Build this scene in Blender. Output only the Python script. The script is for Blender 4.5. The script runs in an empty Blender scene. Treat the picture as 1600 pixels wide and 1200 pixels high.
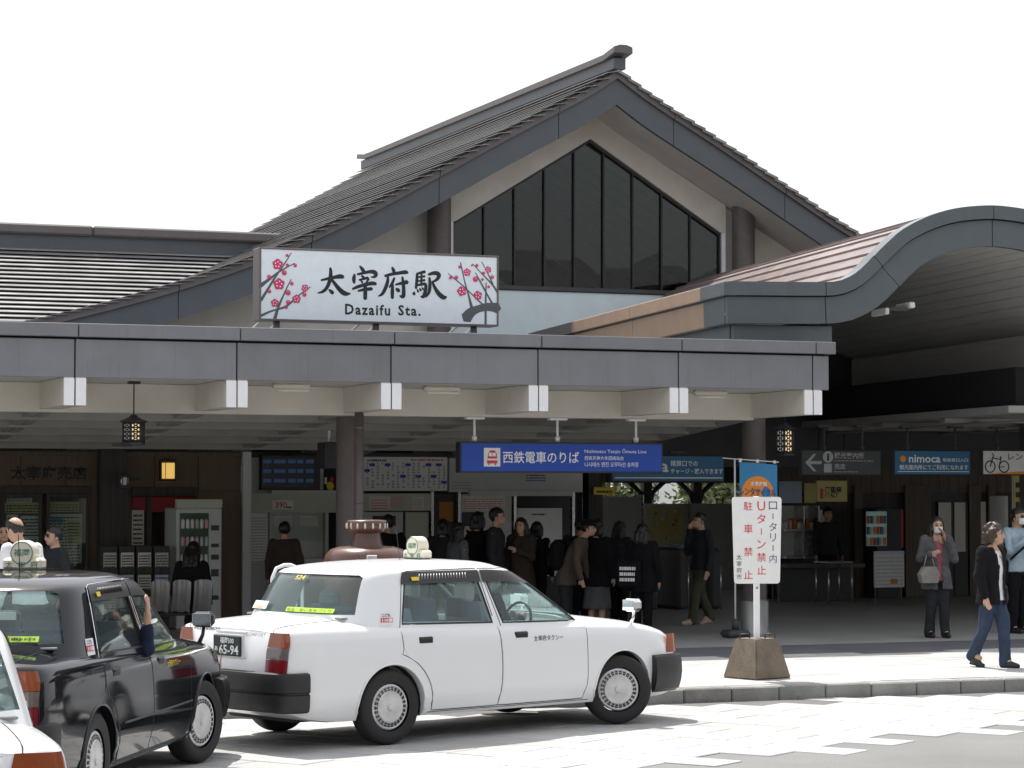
import bpy, bmesh, math, random
from mathutils import Vector, Matrix, Euler

# ------------------------------------------------------------------ camera
SC = bpy.context.scene
COL = SC.collection
F, YAW, PIT, H = 3800.0, math.radians(21.4), math.radians(2.49), 2.05
cd = bpy.data.cameras.new('camera')
cd.sensor_width = 36.0
cd.lens = F / 1600 * 36.0
cd.clip_start = 0.2
cd.clip_end = 3000
cam = bpy.data.objects.new('camera', cd)
COL.objects.link(cam)
cam.location = (0, 0, H)
cam.rotation_euler = (math.pi / 2 + PIT, 0, -YAW)
SC.camera = cam

# ------------------------------------------------------------------ sky, sun, exposure
SUN_EL, SUN_AZ = math.radians(61), math.radians(-4)      # azimuth from +Y towards +X
w = bpy.data.worlds.new('World')
SC.world = w
w.use_nodes = True
nt = w.node_tree
nt.nodes.clear()
sky = nt.nodes.new('ShaderNodeTexSky')
sky.sky_type = 'NISHITA'
sky.sun_disc = False
sky.sun_elevation = SUN_EL
sky.sun_rotation = SUN_AZ
sky.altitude = 30
sky.air_density = 1.0
sky.dust_density = 6.0
sky.ozone_density = 1.0
bg = nt.nodes.new('ShaderNodeBackground')
bg.inputs['Strength'].default_value = 0.13
wo = nt.nodes.new('ShaderNodeOutputWorld')
veil = nt.nodes.new('ShaderNodeMix')                     # thin even cloud over the whole sky
veil.data_type = 'RGBA'
veil.inputs[0].default_value = 0.6
veil.inputs[7].default_value = (9.0, 9.1, 9.3, 1)
nt.links.new(sky.outputs[0], veil.inputs[6])
nt.links.new(veil.outputs[2], bg.inputs[0])
nt.links.new(bg.outputs[0], wo.inputs[0])
sl = bpy.data.lights.new('sun', 'SUN')
sl.energy = 5.0
sl.angle = math.radians(0.53)
sl.color = (1.0, 0.97, 0.925)
so = bpy.data.objects.new('sun', sl)
COL.objects.link(so)
sd = Vector((math.sin(SUN_AZ) * math.cos(SUN_EL), math.cos(SUN_AZ) * math.cos(SUN_EL), math.sin(SUN_EL)))
so.rotation_euler = sd.to_track_quat('Z', 'Y').to_euler()
so.location = (0, 0, 40)
vs = SC.view_settings
vs.view_transform = 'Standard'
vs.look = 'None'
vs.exposure = 0.28
vs.gamma = 1
vs.use_curve_mapping = False
SC.cycles.use_denoising = True
SC.cycles.max_bounces = 10
SC.cycles.transparent_max_bounces = 16
SC.cycles.diffuse_bounces = 5
SC.cycles.sample_clamp_indirect = 6

# ------------------------------------------------------------------ helpers
_fx, _fy = math.sin(YAW), math.cos(YAW)
def ray(px, py):
    u = (px - 800) / F; v = (600 - py) / F
    f = math.cos(PIT) - v * math.sin(PIT); q = math.sin(PIT) + v * math.cos(PIT)
    return (_fx * f + _fy * u, _fy * f - _fx * u, q)
def at(px, py, Y):
    d = ray(px, py); t = Y / d[1]
    return Vector((d[0] * t, Y, H + d[2] * t))
def gz(px, py, z):
    d = ray(px, py); t = (z - H) / d[2]
    return Vector((d[0] * t, d[1] * t, z))
R = math.radians
RND = random.Random(7)

class MB:
    def __init__(s): s.v = []; s.f = []; s.m = []; s.sm = []
    def add(s, vs, fs, mi=0, smooth=False):
        b = len(s.v); s.v += [tuple(p) for p in vs]
        for f in fs:
            s.f.append(tuple(b + i for i in f)); s.m.append(mi); s.sm.append(smooth)
        return s
    def box(s, x0, x1, y0, y1, z0, z1, mi=0):
        vs = [(x, y, z) for z in (z0, z1) for y in (y0, y1) for x in (x0, x1)]
        return s.add(vs, [(0, 2, 3, 1), (4, 5, 7, 6), (0, 1, 5, 4), (2, 6, 7, 3), (0, 4, 6, 2), (1, 3, 7, 5)], mi)
    def bbox(s, x0, x1, y0, y1, z0, z1, c=0.01, mi=0):
        """box with chamfered edges"""
        if x1 < x0: x0, x1 = x1, x0
        if y1 < y0: y0, y1 = y1, y0
        c = min(c, (x1 - x0) * .45, (y1 - y0) * .45, (z1 - z0) * .45)
        L = [(x0, x1), (y0, y1), (z0, z1)]
        vs = []; idx = {}
        for sx in (0, 1):
            for sy in (0, 1):
                for sz in (0, 1):
                    sg = (sx, sy, sz)
                    for ax in range(3):
                        p = [0, 0, 0]
                        for k in range(3):
                            a = L[k][sg[k]]
                            p[k] = a if k == ax else a + (c if sg[k] == 0 else -c)
                        idx[(sg, ax)] = len(vs); vs.append(p)
        fs = []
        for ax in range(3):
            o = [k for k in range(3) if k != ax]
            for sg in (0, 1):
                q = []
                for a, b in ((0, 0), (1, 0), (1, 1), (0, 1)):
                    t = [0, 0, 0]; t[ax] = sg; t[o[0]] = a; t[o[1]] = b
                    q.append(idx[(tuple(t), ax)])
                fs.append(tuple(q))
        for ax in range(3):
            o = [k for k in range(3) if k != ax]
            for a in (0, 1):
                for b in (0, 1):
                    t0 = [0, 0, 0]; t1 = [0, 0, 0]
                    for t, e in ((t0, 0), (t1, 1)):
                        t[ax] = e; t[o[0]] = a; t[o[1]] = b
                    t0, t1 = tuple(t0), tuple(t1)
                    fs.append((idx[(t0, o[0])], idx[(t1, o[0])], idx[(t1, o[1])], idx[(t0, o[1])]))
        for sx in (0, 1):
            for sy in (0, 1):
                for sz in (0, 1):
                    fs.append(tuple(idx[((sx, sy, sz), k)] for k in range(3)))
        return s.add(vs, fs, mi)
    def prism(s, pts, axis, a0, a1, mi=0, smooth=False):
        """2D polygon pts extruded along axis ('x': pts=(y,z); 'y': pts=(x,z); 'z': pts=(x,y))"""
        n = len(pts)
        def m(p, a):
            return {'x': (a, p[0], p[1]), 'y': (p[0], a, p[1]), 'z': (p[0], p[1], a)}[axis]
        vs = [m(p, a0) for p in pts] + [m(p, a1) for p in pts]
        s.add(vs, [(i, (i + 1) % n, n + (i + 1) % n, n + i) for i in range(n)], mi, smooth)
        b = len(s.v) - 2 * n
        s.f.append(tuple(range(b, b + n))); s.m.append(mi); s.sm.append(False)
        s.f.append(tuple(range(b + 2 * n - 1, b + n - 1, -1))); s.m.append(mi); s.sm.append(False)
        return s
    def lathe(s, prof, cx=0, cy=0, n=20, mi=0, axis='z', smooth=True, cz=0, cap=True):
        """prof: list of (r, h)"""
        vs = []
        for r, h in prof:
            for k in range(n):
                a = 2 * math.pi * k / n
                c, d = r * math.cos(a), r * math.sin(a)
                vs.append({'z': (cx + c, cy + d, cz + h), 'y': (cx + c, cy + h, cz + d), 'x': (cx + h, cy + c, cz + d)}[axis])
        fs = []
        for i in range(len(prof) - 1):
            for k in range(n):
                fs.append((i * n + k, i * n + (k + 1) % n, (i + 1) * n + (k + 1) % n, (i + 1) * n + k))
        s.add(vs, fs, mi, smooth)
        b = len(s.v) - len(vs)
        if cap and prof[0][0] > 1e-5: s.f.append(tuple(b + k for k in range(n))); s.m.append(mi); s.sm.append(False)
        if cap and prof[-1][0] > 1e-5: s.f.append(tuple(b + (len(prof) - 1) * n + k for k in range(n))); s.m.append(mi); s.sm.append(False)
        return s
    def tube(s, pts, r, n=8, mi=0, smooth=True, closed=False, flat=1.0):
        """tube along points; r a number or list; flat squashes the second axis"""
        pts = [Vector(p) for p in pts]; N = len(pts)
        rs = r if isinstance(r, (list, tuple)) else [r] * N
        vs = []; ref = None
        for i, p in enumerate(pts):
            if closed: t = pts[(i + 1) % N] - pts[i - 1]
            else: t = pts[min(i + 1, N - 1)] - pts[max(i - 1, 0)]
            t.normalize()
            if ref is None:
                ref = Vector((0, 0, 1)) if abs(t.z) < .9 else Vector((1, 0, 0))
            a = ref - t * ref.dot(t)
            if a.length < 1e-4: a = t.orthogonal()
            a.normalize(); ref = a
            b = t.cross(a)
            for k in range(n):
                an = 2 * math.pi * k / n
                vs.append(p + (a * math.cos(an) * flat + b * math.sin(an)) * rs[i])
        fs = []
        for i in range(N if closed else N - 1):
            for k in range(n):
                j = (i + 1) % N
                fs.append((i * n + k, i * n + (k + 1) % n, j * n + (k + 1) % n, j * n + k))
        s.add(vs, fs, mi, smooth)
        if not closed:
            b = len(s.v) - len(vs)
            s.f.append(tuple(b + k for k in range(n))[::-1]); s.m.append(mi); s.sm.append(False)
            s.f.append(tuple(b + (N - 1) * n + k for k in range(n))); s.m.append(mi); s.sm.append(False)
        return s
    def ell(s, c, r, n=10, m=7, mi=0, rot=None):
        """ellipsoid"""
        vs = []
        for i in range(m + 1):
            th = math.pi * i / m
            for k in range(n):
                ph = 2 * math.pi * k / n
                p = Vector((r[0] * math.sin(th) * math.cos(ph), r[1] * math.sin(th) * math.sin(ph), r[2] * math.cos(th)))
                if rot: p = rot @ p
                vs.append(p + Vector(c))
        fs = [(i * n + k, (i + 1) * n + k, (i + 1) * n + (k + 1) % n, i * n + (k + 1) % n) for i in range(m) for k in range(n)]
        return s.add(vs, fs, mi, True)
    def grid(s, fn, nu, nv, mi=0, smooth=True, flip=False):
        vs = [fn(i / nu, j / nv) for j in range(nv + 1) for i in range(nu + 1)]
        fs = []
        for j in range(nv):
            for i in range(nu):
                a = j * (nu + 1) + i
                q = (a, a + 1, a + nu + 2, a + nu + 1)
                fs.append(q[::-1] if flip else q)
        return s.add(vs, fs, mi, smooth)
    def mesh(s, name='m'):
        me = bpy.data.meshes.new(name)
        me.from_pydata(s.v, [], s.f)
        me.polygons.foreach_set('material_index', s.m)
        me.polygons.foreach_set('use_smooth', s.sm)
        me.update()
        return me
    def build(s, name, mats, parent=None, sharp=None, fix=True):
        me = s.mesh(name)
        if fix:
            bm = bmesh.new(); bm.from_mesh(me)
            bmesh.ops.remove_doubles(bm, verts=bm.verts, dist=1e-5)
            bmesh.ops.recalc_face_normals(bm, faces=bm.faces)
            bm.to_mesh(me); bm.free()
        return link(name, me, mats, parent, sharp)

def link(name, me, mats, parent=None, sharp=None):
    for m in (mats if isinstance(mats, (list, tuple)) else [mats]):
        me.materials.append(M[m] if isinstance(m, str) else m)
    if sharp is not None:
        me.set_sharp_from_angle(angle=R(sharp))
    o = bpy.data.objects.new(name, me)
    COL.objects.link(o)
    if parent is not None: o.parent = parent
    return o

def tag(o, label, cat, group=None):
    o['label'] = label; o['category'] = cat
    if group: o['group'] = group
    return o
def thing(name, label, cat, loc=(0, 0, 0), rz=0, group=None):
    o = bpy.data.objects.new(name, None)
    o.empty_display_size = .2
    COL.objects.link(o)
    o.location = loc; o.rotation_euler = (0, 0, rz)
    return tag(o, label, cat, group)
def structure(o): o['kind'] = 'structure'; return o
def stuff(o): o['kind'] = 'stuff'; return o
def copy_tree(o, parent=None):
    c = o.copy(); COL.objects.link(c)
    if parent is not None: c.parent = parent
    for ch in list(o.children): copy_tree(ch, c)
    return c
def bx(name, x0, x1, y0, y1, z0, z1, mat, parent=None, c=0.008):
    return MB().bbox(x0, x1, y0, y1, z0, z1, c).build(name, mat, parent)

# ------------------------------------------------------------------ materials (all procedural)
M = {}
def mat(name, col, rough=.6, metal=0, var=.12, scale=3.0, bump=0.0, bscale=60, spec=.5, col2=None, stretch=None, coat=0, fine=0.0, emit=None, estr=0):
    m = bpy.data.materials.new(name); m.use_nodes = True
    n = m.node_tree.nodes; l = m.node_tree.links
    p = n['Principled BSDF']
    p.inputs['Roughness'].default_value = rough
    p.inputs['Metallic'].default_value = metal
    p.inputs['Specular IOR Level'].default_value = spec
    if coat:
        p.inputs['Coat Weight'].default_value = coat
        p.inputs['Coat Roughness'].default_value = .05
    tc = n.new('ShaderNodeTexCoord'); mp = n.new('ShaderNodeMapping')
    l.new(tc.outputs['Object'], mp.inputs[0])
    if stretch: mp.inputs['Scale'].default_value = stretch
    if var or col2:
        nz = n.new('ShaderNodeTexNoise'); nz.inputs['Scale'].default_value = scale
        nz.inputs['Detail'].default_value = 5; nz.inputs['Roughness'].default_value = .6
        l.new(mp.outputs[0], nz.inputs['Vector'])
        cr = n.new('ShaderNodeValToRGB')
        c2 = col2 or tuple(c * (1 - var) for c in col)
        c1 = tuple(min(1, c * (1 + var)) for c in col) if not col2 else col
        cr.color_ramp.elements[0].position = .3; cr.color_ramp.elements[0].color = (*c2, 1)
        cr.color_ramp.elements[1].position = .7; cr.color_ramp.elements[1].color = (*c1, 1)
        l.new(nz.outputs['Fac'], cr.inputs[0])
        src = cr.outputs[0]
        if fine:
            nf = n.new('ShaderNodeTexNoise'); nf.inputs['Scale'].default_value = 90; nf.inputs['Detail'].default_value = 3
            l.new(tc.outputs['Object'], nf.inputs['Vector'])
            mx = n.new('ShaderNodeMix'); mx.data_type = 'RGBA'; mx.blend_type = 'MULTIPLY'
            mx.inputs[0].default_value = fine
            cr2 = n.new('ShaderNodeValToRGB')
            cr2.color_ramp.elements[0].position = .35; cr2.color_ramp.elements[0].color = (.3, .3, .3, 1)
            cr2.color_ramp.elements[1].position = .65
            l.new(nf.outputs['Fac'], cr2.inputs[0]); l.new(src, mx.inputs[6]); l.new(cr2.outputs[0], mx.inputs[7])
            src = mx.outputs[2]
        l.new(src, p.inputs['Base Color'])
        # roughness follows wear
        mr = n.new('ShaderNodeMapRange'); mr.inputs[3].default_value = max(.02, rough - .08); mr.inputs[4].default_value = min(1, rough + .08)
        l.new(nz.outputs['Fac'], mr.inputs[0]); l.new(mr.outputs[0], p.inputs['Roughness'])
    else:
        p.inputs['Base Color'].default_value = (*col, 1)
    if bump:
        nb = n.new('ShaderNodeTexNoise'); nb.inputs['Scale'].default_value = bscale; nb.inputs['Detail'].default_value = 4
        l.new(mp.outputs[0], nb.inputs['Vector'])
        b = n.new('ShaderNodeBump'); b.inputs['Strength'].default_value = bump; b.inputs['Distance'].default_value = .01
        l.new(nb.outputs['Fac'], b.inputs['Height']); l.new(b.outputs[0], p.inputs['Normal'])
    if emit:
        p.inputs['Emission Color'].default_value = (*emit, 1); p.inputs['Emission Strength'].default_value = estr
    M[name] = m
    return m
def streaked(name, col, dark, rough=.5, metal=0, amount=.35, sx=6.0):
    """painted sheet with rain streaks running down"""
    m = mat(name, col, rough, metal, var=.08, scale=2.5)
    n = m.node_tree.nodes; l = m.node_tree.links; p = n['Principled BSDF']
    src = p.inputs['Base Color'].links[0].from_socket
    tc = n.new('ShaderNodeTexCoord'); mp = n.new('ShaderNodeMapping'); mp.inputs['Scale'].default_value = (sx, sx, .35)
    l.new(tc.outputs['Object'], mp.inputs[0])
    nz = n.new('ShaderNodeTexNoise'); nz.inputs['Scale'].default_value = 2.2; nz.inputs['Detail'].default_value = 6; nz.inputs['Roughness'].default_value = .7
    l.new(mp.outputs[0], nz.inputs['Vector'])
    cr = n.new('ShaderNodeValToRGB'); cr.color_ramp.elements[0].position = .55; cr.color_ramp.elements[0].color = (0, 0, 0, 1)
    cr.color_ramp.elements[1].position = .8
    l.new(nz.outputs['Fac'], cr.inputs[0])
    mu = n.new('ShaderNodeMath'); mu.operation = 'MULTIPLY'; mu.inputs[1].default_value = amount
    l.new(cr.outputs[0], mu.inputs[0])
    mx = n.new('ShaderNodeMix'); mx.data_type = 'RGBA'
    l.new(mu.outputs[0], mx.inputs[0]); l.new(src, mx.inputs[6]); mx.inputs[7].default_value = (*dark, 1)
    l.new(mx.outputs[2], p.inputs['Base Color'])
    return m
def wood(name, col, dark, rough=.6, axis=2, scale=1.0):
    m = bpy.data.materials.new(name); m.use_nodes = True
    n = m.node_tree.nodes; l = m.node_tree.links; p = n['Principled BSDF']
    tc = n.new('ShaderNodeTexCoord'); mp = n.new('ShaderNodeMapping')
    s = [14 * scale] * 3; s[axis] = .8 * scale; mp.inputs['Scale'].default_value = s
    l.new(tc.outputs['Object'], mp.inputs[0])
    nz = n.new('ShaderNodeTexNoise'); nz.inputs['Scale'].default_value = 1.6; nz.inputs['Detail'].default_value = 6; nz.inputs['Distortion'].default_value = .6
    l.new(mp.outputs[0], nz.inputs['Vector'])
    cr = n.new('ShaderNodeValToRGB'); cr.color_ramp.elements[0].position = .35; cr.color_ramp.elements[0].color = (*dark, 1)
    cr.color_ramp.elements[1].position = .68; cr.color_ramp.elements[1].color = (*col, 1)
    l.new(nz.outputs['Fac'], cr.inputs[0]); l.new(cr.outputs[0], p.inputs['Base Color'])
    p.inputs['Roughness'].default_value = rough
    M[name] = m; return m
def glass(name, tint=(.85, .9, .9), ior=1.5, rough=0.0, base=0.0, bcol=(.5, .5, .5)):
    """thin pane: fresnel mix of tinted transparency and mirror, plus a little dust"""
    m = bpy.data.materials.new(name); m.use_nodes = True
    n = m.node_tree.nodes; l = m.node_tree.links; n.clear()
    o = n.new('ShaderNodeOutputMaterial'); tr = n.new('ShaderNodeBsdfTransparent'); gl = n.new('ShaderNodeBsdfGlossy')
    tr.inputs[0].default_value = (*tint, 1); gl.inputs['Roughness'].default_value = rough
    lw = n.new('ShaderNodeLayerWeight'); lw.inputs[0].default_value = .5          # Schlick, the same from both sides of the pane
    pw = n.new('ShaderNodeMath'); pw.operation = 'POWER'; pw.inputs[1].default_value = 5.0
    fr = n.new('ShaderNodeMath'); fr.operation = 'MULTIPLY_ADD'; r0 = ((ior - 1) / (ior + 1)) ** 2
    fr.inputs[1].default_value = 1 - r0; fr.inputs[2].default_value = r0
    l.new(lw.outputs['Facing'], pw.inputs[0]); l.new(pw.outputs[0], fr.inputs[0])
    mx = n.new('ShaderNodeMixShader')
    l.new(fr.outputs[0], mx.inputs[0]); l.new(tr.outputs[0], mx.inputs[1]); l.new(gl.outputs[0], mx.inputs[2])
    out = mx.outputs[0]
    if base:
        df = n.new('ShaderNodeBsdfDiffuse'); df.inputs[0].default_value = (*bcol, 1)
        m2 = n.new('ShaderNodeMixShader'); m2.inputs[0].default_value = base
        l.new(out, m2.inputs[1]); l.new(df.outputs[0], m2.inputs[2]); out = m2.outputs[0]
    l.new(out, o.inputs[0])
    M[name] = m; return m
def flat(name, col, rough=.55, spec=.4):
    return mat(name, col, rough, var=.04, scale=8, spec=spec)

streaked('fascia', (.19, .197, .212), (.09, .093, .10), .55, amount=.5, sx=9)
streaked('fascia_porch', (.095, .112, .122), (.06, .068, .075), .5, amount=.4)
streaked('verge', (.088, .1, .112), (.13, .14, .155), .5, amount=.3, sx=4)
streaked('verge_cap', (.135, .118, .116), (.08, .072, .072), .55, amount=.4, sx=3)
streaked('copper_brown', (.34, .235, .165), (.26, .18, .125), .6, amount=.35, sx=3)
mat('seam', (.012, .012, .014), .9, var=0)
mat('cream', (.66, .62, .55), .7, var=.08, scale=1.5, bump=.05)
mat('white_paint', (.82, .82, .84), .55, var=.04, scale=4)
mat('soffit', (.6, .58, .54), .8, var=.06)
mat('ceiling_dark', (.36, .345, .32), .8, var=.1)  # under the front canopy its darkness is shade put into the colour
streaked('hall_cream', (.62, .59, .53), (.45, .43, .39), .75, amount=.3, sx=2)
mat('hall_blue', (.68, .78, .80), .6, var=.05)
mat('column', (.115, .095, .09), .5, var=.15, scale=6)
mat('roof_metal', (.24, .232, .23), .38, .3, var=.22, scale=2.2, bump=.05, bscale=20)
mat('roof_wing', (.33, .32, .315), .36, .3, var=.2, scale=1.5, bump=.04, bscale=20)
mat('roof_metal_b', (.20, .195, .195), .42, .3, var=.25, scale=2.6, bump=.05, bscale=20)
mat('roof_metal_c', (.27, .26, .255), .36, .3, var=.2, scale=1.8, bump=.05, bscale=20)
mat('roof_wing_b', (.27, .262, .26), .4, .3, var=.22, scale=1.5, bump=.04, bscale=20)
mat('roof_riser', (.06, .058, .06), .7, var=.2)
mat('roof_red', (.21, .165, .155), .38, .2, var=.2, scale=2, bump=.04, bscale=20)
wood('porch_plank', (.66, .65, .62), (.58, .57, .545), .7, axis=1)
wood('wood_wall', (.14, .094, .06), (.11, .073, .046), .6)
wood('wood_dark', (.06, .05, .042), (.03, .026, .024), .6)
wood('wood_mid', (.14, .10, .07), (.08, .06, .045), .6)
mat('black_metal', (.025, .027, .03), .5, var=.2)
mat('dark_grey', (.055, .058, .06), .6, var=.15)
mat('steel', (.55, .56, .57), .28, .9, var=.08, scale=8)
mat('steel_dull', (.35, .35, .34), .45, .7, var=.12, scale=8)
mat('chrome', (.85, .86, .88), .07, 1.0, var=0)
glass('pane_dark', (.58, .64, .60), 1.5)
glass('pane_clear', (.82, .88, .86), 1.5, base=.03)
glass('car_glass', (.84, .91, .90), 1.52, base=.025, bcol=(.6, .68, .68))
glass('visor', (.16, .15, .15), 1.5)
flat('board_white', (.78, .84, .89), .45)
flat('lamp_cream', (.74, .69, .56), .45)
flat('sign_white', (.80, .80, .78), .5)
flat('ink', (.02, .025, .03), .6)
flat('ink_branch', (.10, .115, .12), .6)
flat('plum', (.62, .05, .16), .5)
flat('blue_sign', (.02, .075, .42), .4)
flat('blue_light', (.032, .16, .30), .45)
flat('banner_blue', (.045, .24, .48), .6)
flat('red_print', (.62, .06, .08), .5)
flat('navy_print', (.07, .09, .2), .5)
flat('green_print', (.04, .22, .12), .5)
flat('orange_print', (.85, .28, .03), .5)
flat('yellow_print', (.8, .58, .04), .5)
flat('lime', (.55, .85, .08), .5)
flat('text_white', (.85, .86, .88), .5)
flat('text_grey', (.38, .39, .40), .6)
flat('paper', (.72, .70, .62), .8)
flat('paper_yellow', (.62, .55, .22), .8)
flat('paper_blue', (.45, .55, .66), .8)
flat('paper_pink', (.66, .42, .42), .8)
flat('panel_green', (.52, .56, .45), .6)
flat('panel_grey', (.58, .60, .58), .6)
mat('concrete_base', (.20, .16, .12), .9, var=.22, scale=5, bump=.35, bscale=45, fine=.35)
mat('bronze_brown', (.10, .048, .036), .28, var=.25, scale=5, spec=.5)
mat('stripe_white', (.55, .52, .48), .5, var=.1)

# a spare scene in which single meshes are worked out quickly; removed at the end
TS = bpy.data.scenes.new('workbench')
def bake(o):
    '''the mesh of one object with its modifiers or font applied'''
    TS.collection.objects.link(o)
    with bpy.context.temp_override(scene=TS, view_layer=TS.view_layers[0]):
        dg = bpy.context.evaluated_depsgraph_get(); dg.update()
        me = bpy.data.meshes.new_from_object(o.evaluated_get(dg))
    TS.collection.objects.unlink(o)
    return me
# --- writing: built from Blender's own font, turned into thin meshes
_tcache = {}
def text_mesh(s, res=3, bold=0.0, space=1.0):
    k = (s, res, bold, space)
    if k in _tcache: return _tcache[k].copy()
    cu = bpy.data.curves.new('t', 'FONT')
    cu.body = s; cu.resolution_u = res; cu.size = 1.0; cu.offset = bold; cu.space_character = space
    ob = bpy.data.objects.new('t', cu)
    me = bake(ob)
    bpy.data.objects.remove(ob); bpy.data.curves.remove(cu)
    _tcache[k] = me
    return me.copy()
def text(s, mtl, parent, x0, x1, z0, z1, y, name='lettering', bold=.012, keep=False, rot=None, space=1.0):
    """lettering filling the box x0..x1, z0..z1 on a face looking towards -Y at depth y (parent space)"""
    me = text_mesh(s, 2, bold, space)
    n = len(me.vertices)
    co = [0.0] * (3 * n); me.vertices.foreach_get('co', co)
    xs, ys = co[0::3], co[1::3]
    a0, a1, b0, b1 = min(xs), max(xs), min(ys), max(ys)
    sx, sz = (x1 - x0) / max(1e-6, a1 - a0), (z1 - z0) / max(1e-6, b1 - b0)
    ox, oz = x0, z0
    if keep:
        k = min(sx, sz); ox += ((x1 - x0) - k * (a1 - a0)) / 2; oz += ((z1 - z0) - k * (b1 - b0)) / 2; sx = sz = k
    out = []
    for i in range(n):
        p = Vector((ox + (xs[i] - a0) * sx, y, oz + (ys[i] - b0) * sz))
        out += list(rot @ p if rot else p)
    me.vertices.foreach_set('co', out); me.update()
    return link(name, me, mtl, parent)
def vtext(s, mtl, parent, xc, w, z1, pitch, y, name='lettering', bold=.012, h=None, rot=None):
    """vertical writing, one character under the other"""
    for i, c in enumerate(s):
        if c == ' ': continue
        zt = z1 - i * pitch; hh = h or pitch * .8
        if c == 'ー':
            o = MB().box(xc - w * .05, xc + w * .05, y, y + .0005, zt - hh * .85, zt - hh * .15)
            ob = o.build(name, mtl, parent)
            if rot: ob.data.transform(rot.to_4x4())
        else:
            text(c, mtl, parent, xc - w / 2, xc + w / 2, zt - hh, zt, y, name, bold, keep=True, rot=rot)

# ================================================================== SETTING: ground, road, kerb, pavement
def asphalt_mat():
    m = mat('asphalt', (.20, .20, .195), .9, var=.2, scale=.45, bump=.5, bscale=160, fine=.45)
    return m
asphalt_mat()
mat('ground_far', (.22, .21, .18), .95, var=.2, scale=.1)
mat('mortar', (.13, .125, .12), .95, var=.15, scale=4)
mat('slab', (.43, .43, .42), .85, var=.12, scale=2.2, bump=.2, bscale=70, fine=.12)
mat('slab_b', (.39, .39, .38), .85, var=.12, scale=2.6, bump=.2, bscale=70, fine=.15)
mat('slab_c', (.46, .455, .445), .85, var=.10, scale=2.0, bump=.2, bscale=70, fine=.12)
mat('kerb_stone', (.33, .325, .31), .9, var=.2, scale=3, bump=.35, bscale=60, fine=.3)
mat('kerb_stone_dark', (.27, .26, .24), .9, var=.3, scale=4, bump=.4, bscale=60, fine=.4)
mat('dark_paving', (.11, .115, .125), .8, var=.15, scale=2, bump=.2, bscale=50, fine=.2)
mat('floor_tile', (.36, .36, .345), .5, var=.12, scale=1.2, fine=.15)

def per_piece(name, amt=.14):
    '''every piece takes its own patch of the pattern and its own tone'''
    m = M[name]; n = m.node_tree.nodes; l = m.node_tree.links; p = n['Principled BSDF']
    oi = n.new('ShaderNodeObjectInfo'); mu = n.new('ShaderNodeMath'); mu.operation = 'MULTIPLY'; mu.inputs[1].default_value = 40
    cx = n.new('ShaderNodeCombineXYZ'); l.new(oi.outputs['Random'], mu.inputs[0])
    for k in range(3): l.new(mu.outputs[0], cx.inputs[k])
    mp = [x for x in n if x.type == 'MAPPING'][0]; l.new(cx.outputs[0], mp.inputs['Location'])
    src = p.inputs['Base Color'].links[0].from_socket
    mr = n.new('ShaderNodeMapRange'); mr.inputs[3].default_value = 1 - amt; mr.inputs[4].default_value = 1.0; l.new(oi.outputs['Random'], mr.inputs[0])
    mx = n.new('ShaderNodeVectorMath'); mx.operation = 'SCALE'; l.new(src, mx.inputs[0]); l.new(mr.outputs[0], mx.inputs['Scale']); l.new(mx.outputs[0], p.inputs['Base Color'])
for k_ in ('slab', 'slab_b', 'slab_c', 'kerb_stone'): per_piece(k_, .08)
for k_ in ('roof_metal', 'roof_metal_b', 'roof_metal_c', 'roof_wing', 'roof_wing_b', 'roof_red', 'fascia'): per_piece(k_, .10)
o = MB().add([(-900, -400, -.03), (1200, -400, -.03), (1200, 1600, -.03), (-900, 1600, -.03)], [(0, 1, 2, 3)]).build('ground', 'ground_far'); structure(o)
road = structure(MB().add([(-60, -40, 0), (90, -40, 0), (90, 21.24, 0), (-60, 21.24, 0)], [(0, 1, 2, 3)]).build('road', 'asphalt'))

# pale stone paving laid diagonally across the road in front of the kerb, ending in a ragged edge at the asphalt
paving = MB()
_bd = [(-6, 13.2), (4.2, 15.0), (7.9, 16.45), (9.6, 17.35), (11.0, 17.6), (12.3, 18.3), (14.5, 19.2), (20, 21.2)]
def bound(x):
    for (x0, y0), (x1, y1) in zip(_bd, _bd[1:]):
        if x0 <= x <= x1: return y0 + (y1 - y0) * (x - x0) / (x1 - x0)
    return 13.2 if x < -6 else 22
la, lb = Vector((.56, -.83)), Vector((.83, .56))
la.normalize(); lb = Vector((-la.y, la.x))
road_paving = structure(MB().add([(-6, 13.9, .003), (4.2, 15.75, .003), (9.6, 18.2, .003), (14.5, 20.0, .003), (17.0, 21.22, .003), (-6, 21.22, .003)], [(0, 1, 2, 3, 4, 5)]).build('road_paving', 'mortar'))
SL, SWD = .86, .42
slabs_in, slabs_rest = [], []
for j in range(-80, 120):
    for i in range(-60, 60):
        c = la * ((i + .5 * (j % 2)) * SL) + lb * (j * SWD)
        if not (-5 < c.x < 17 and 13 < c.y < 20.95): continue
        if c.y < bound(c.x) + RND.uniform(-.12, .12): continue
        if c.y + .45 > 21.2: 
            pass
        # depth in front of the lens, sideways offset -> shown in the photograph?
        dd = c.x * _fx + c.y * _fy; lt = c.x * _fy - c.y * _fx
        px = 800 + F * lt / dd; py = 765 + F * H / dd
        (slabs_in if (-150 < px < 1720 and py < 1260) else slabs_rest).append(c)
_slab_mesh = []
for mm in ('slab', 'slab_b', 'slab_c'):
    me = MB().bbox(-SL / 2 + .006, SL / 2 - .006, -SWD / 2 + .006, SWD / 2 - .006, -.02, .016, .005).mesh('slab')
    me.materials.append(M[mm]); _slab_mesh.append(me)
an = math.atan2(la.y, la.x)
def clip_ok(c):
    # corners may not enter the kerb
    return max((c + la * sx * SL / 2 + lb * sy * SWD / 2).y for sx in (-1, 1) for sy in (-1, 1)) < 21.2
cut = []
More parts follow.
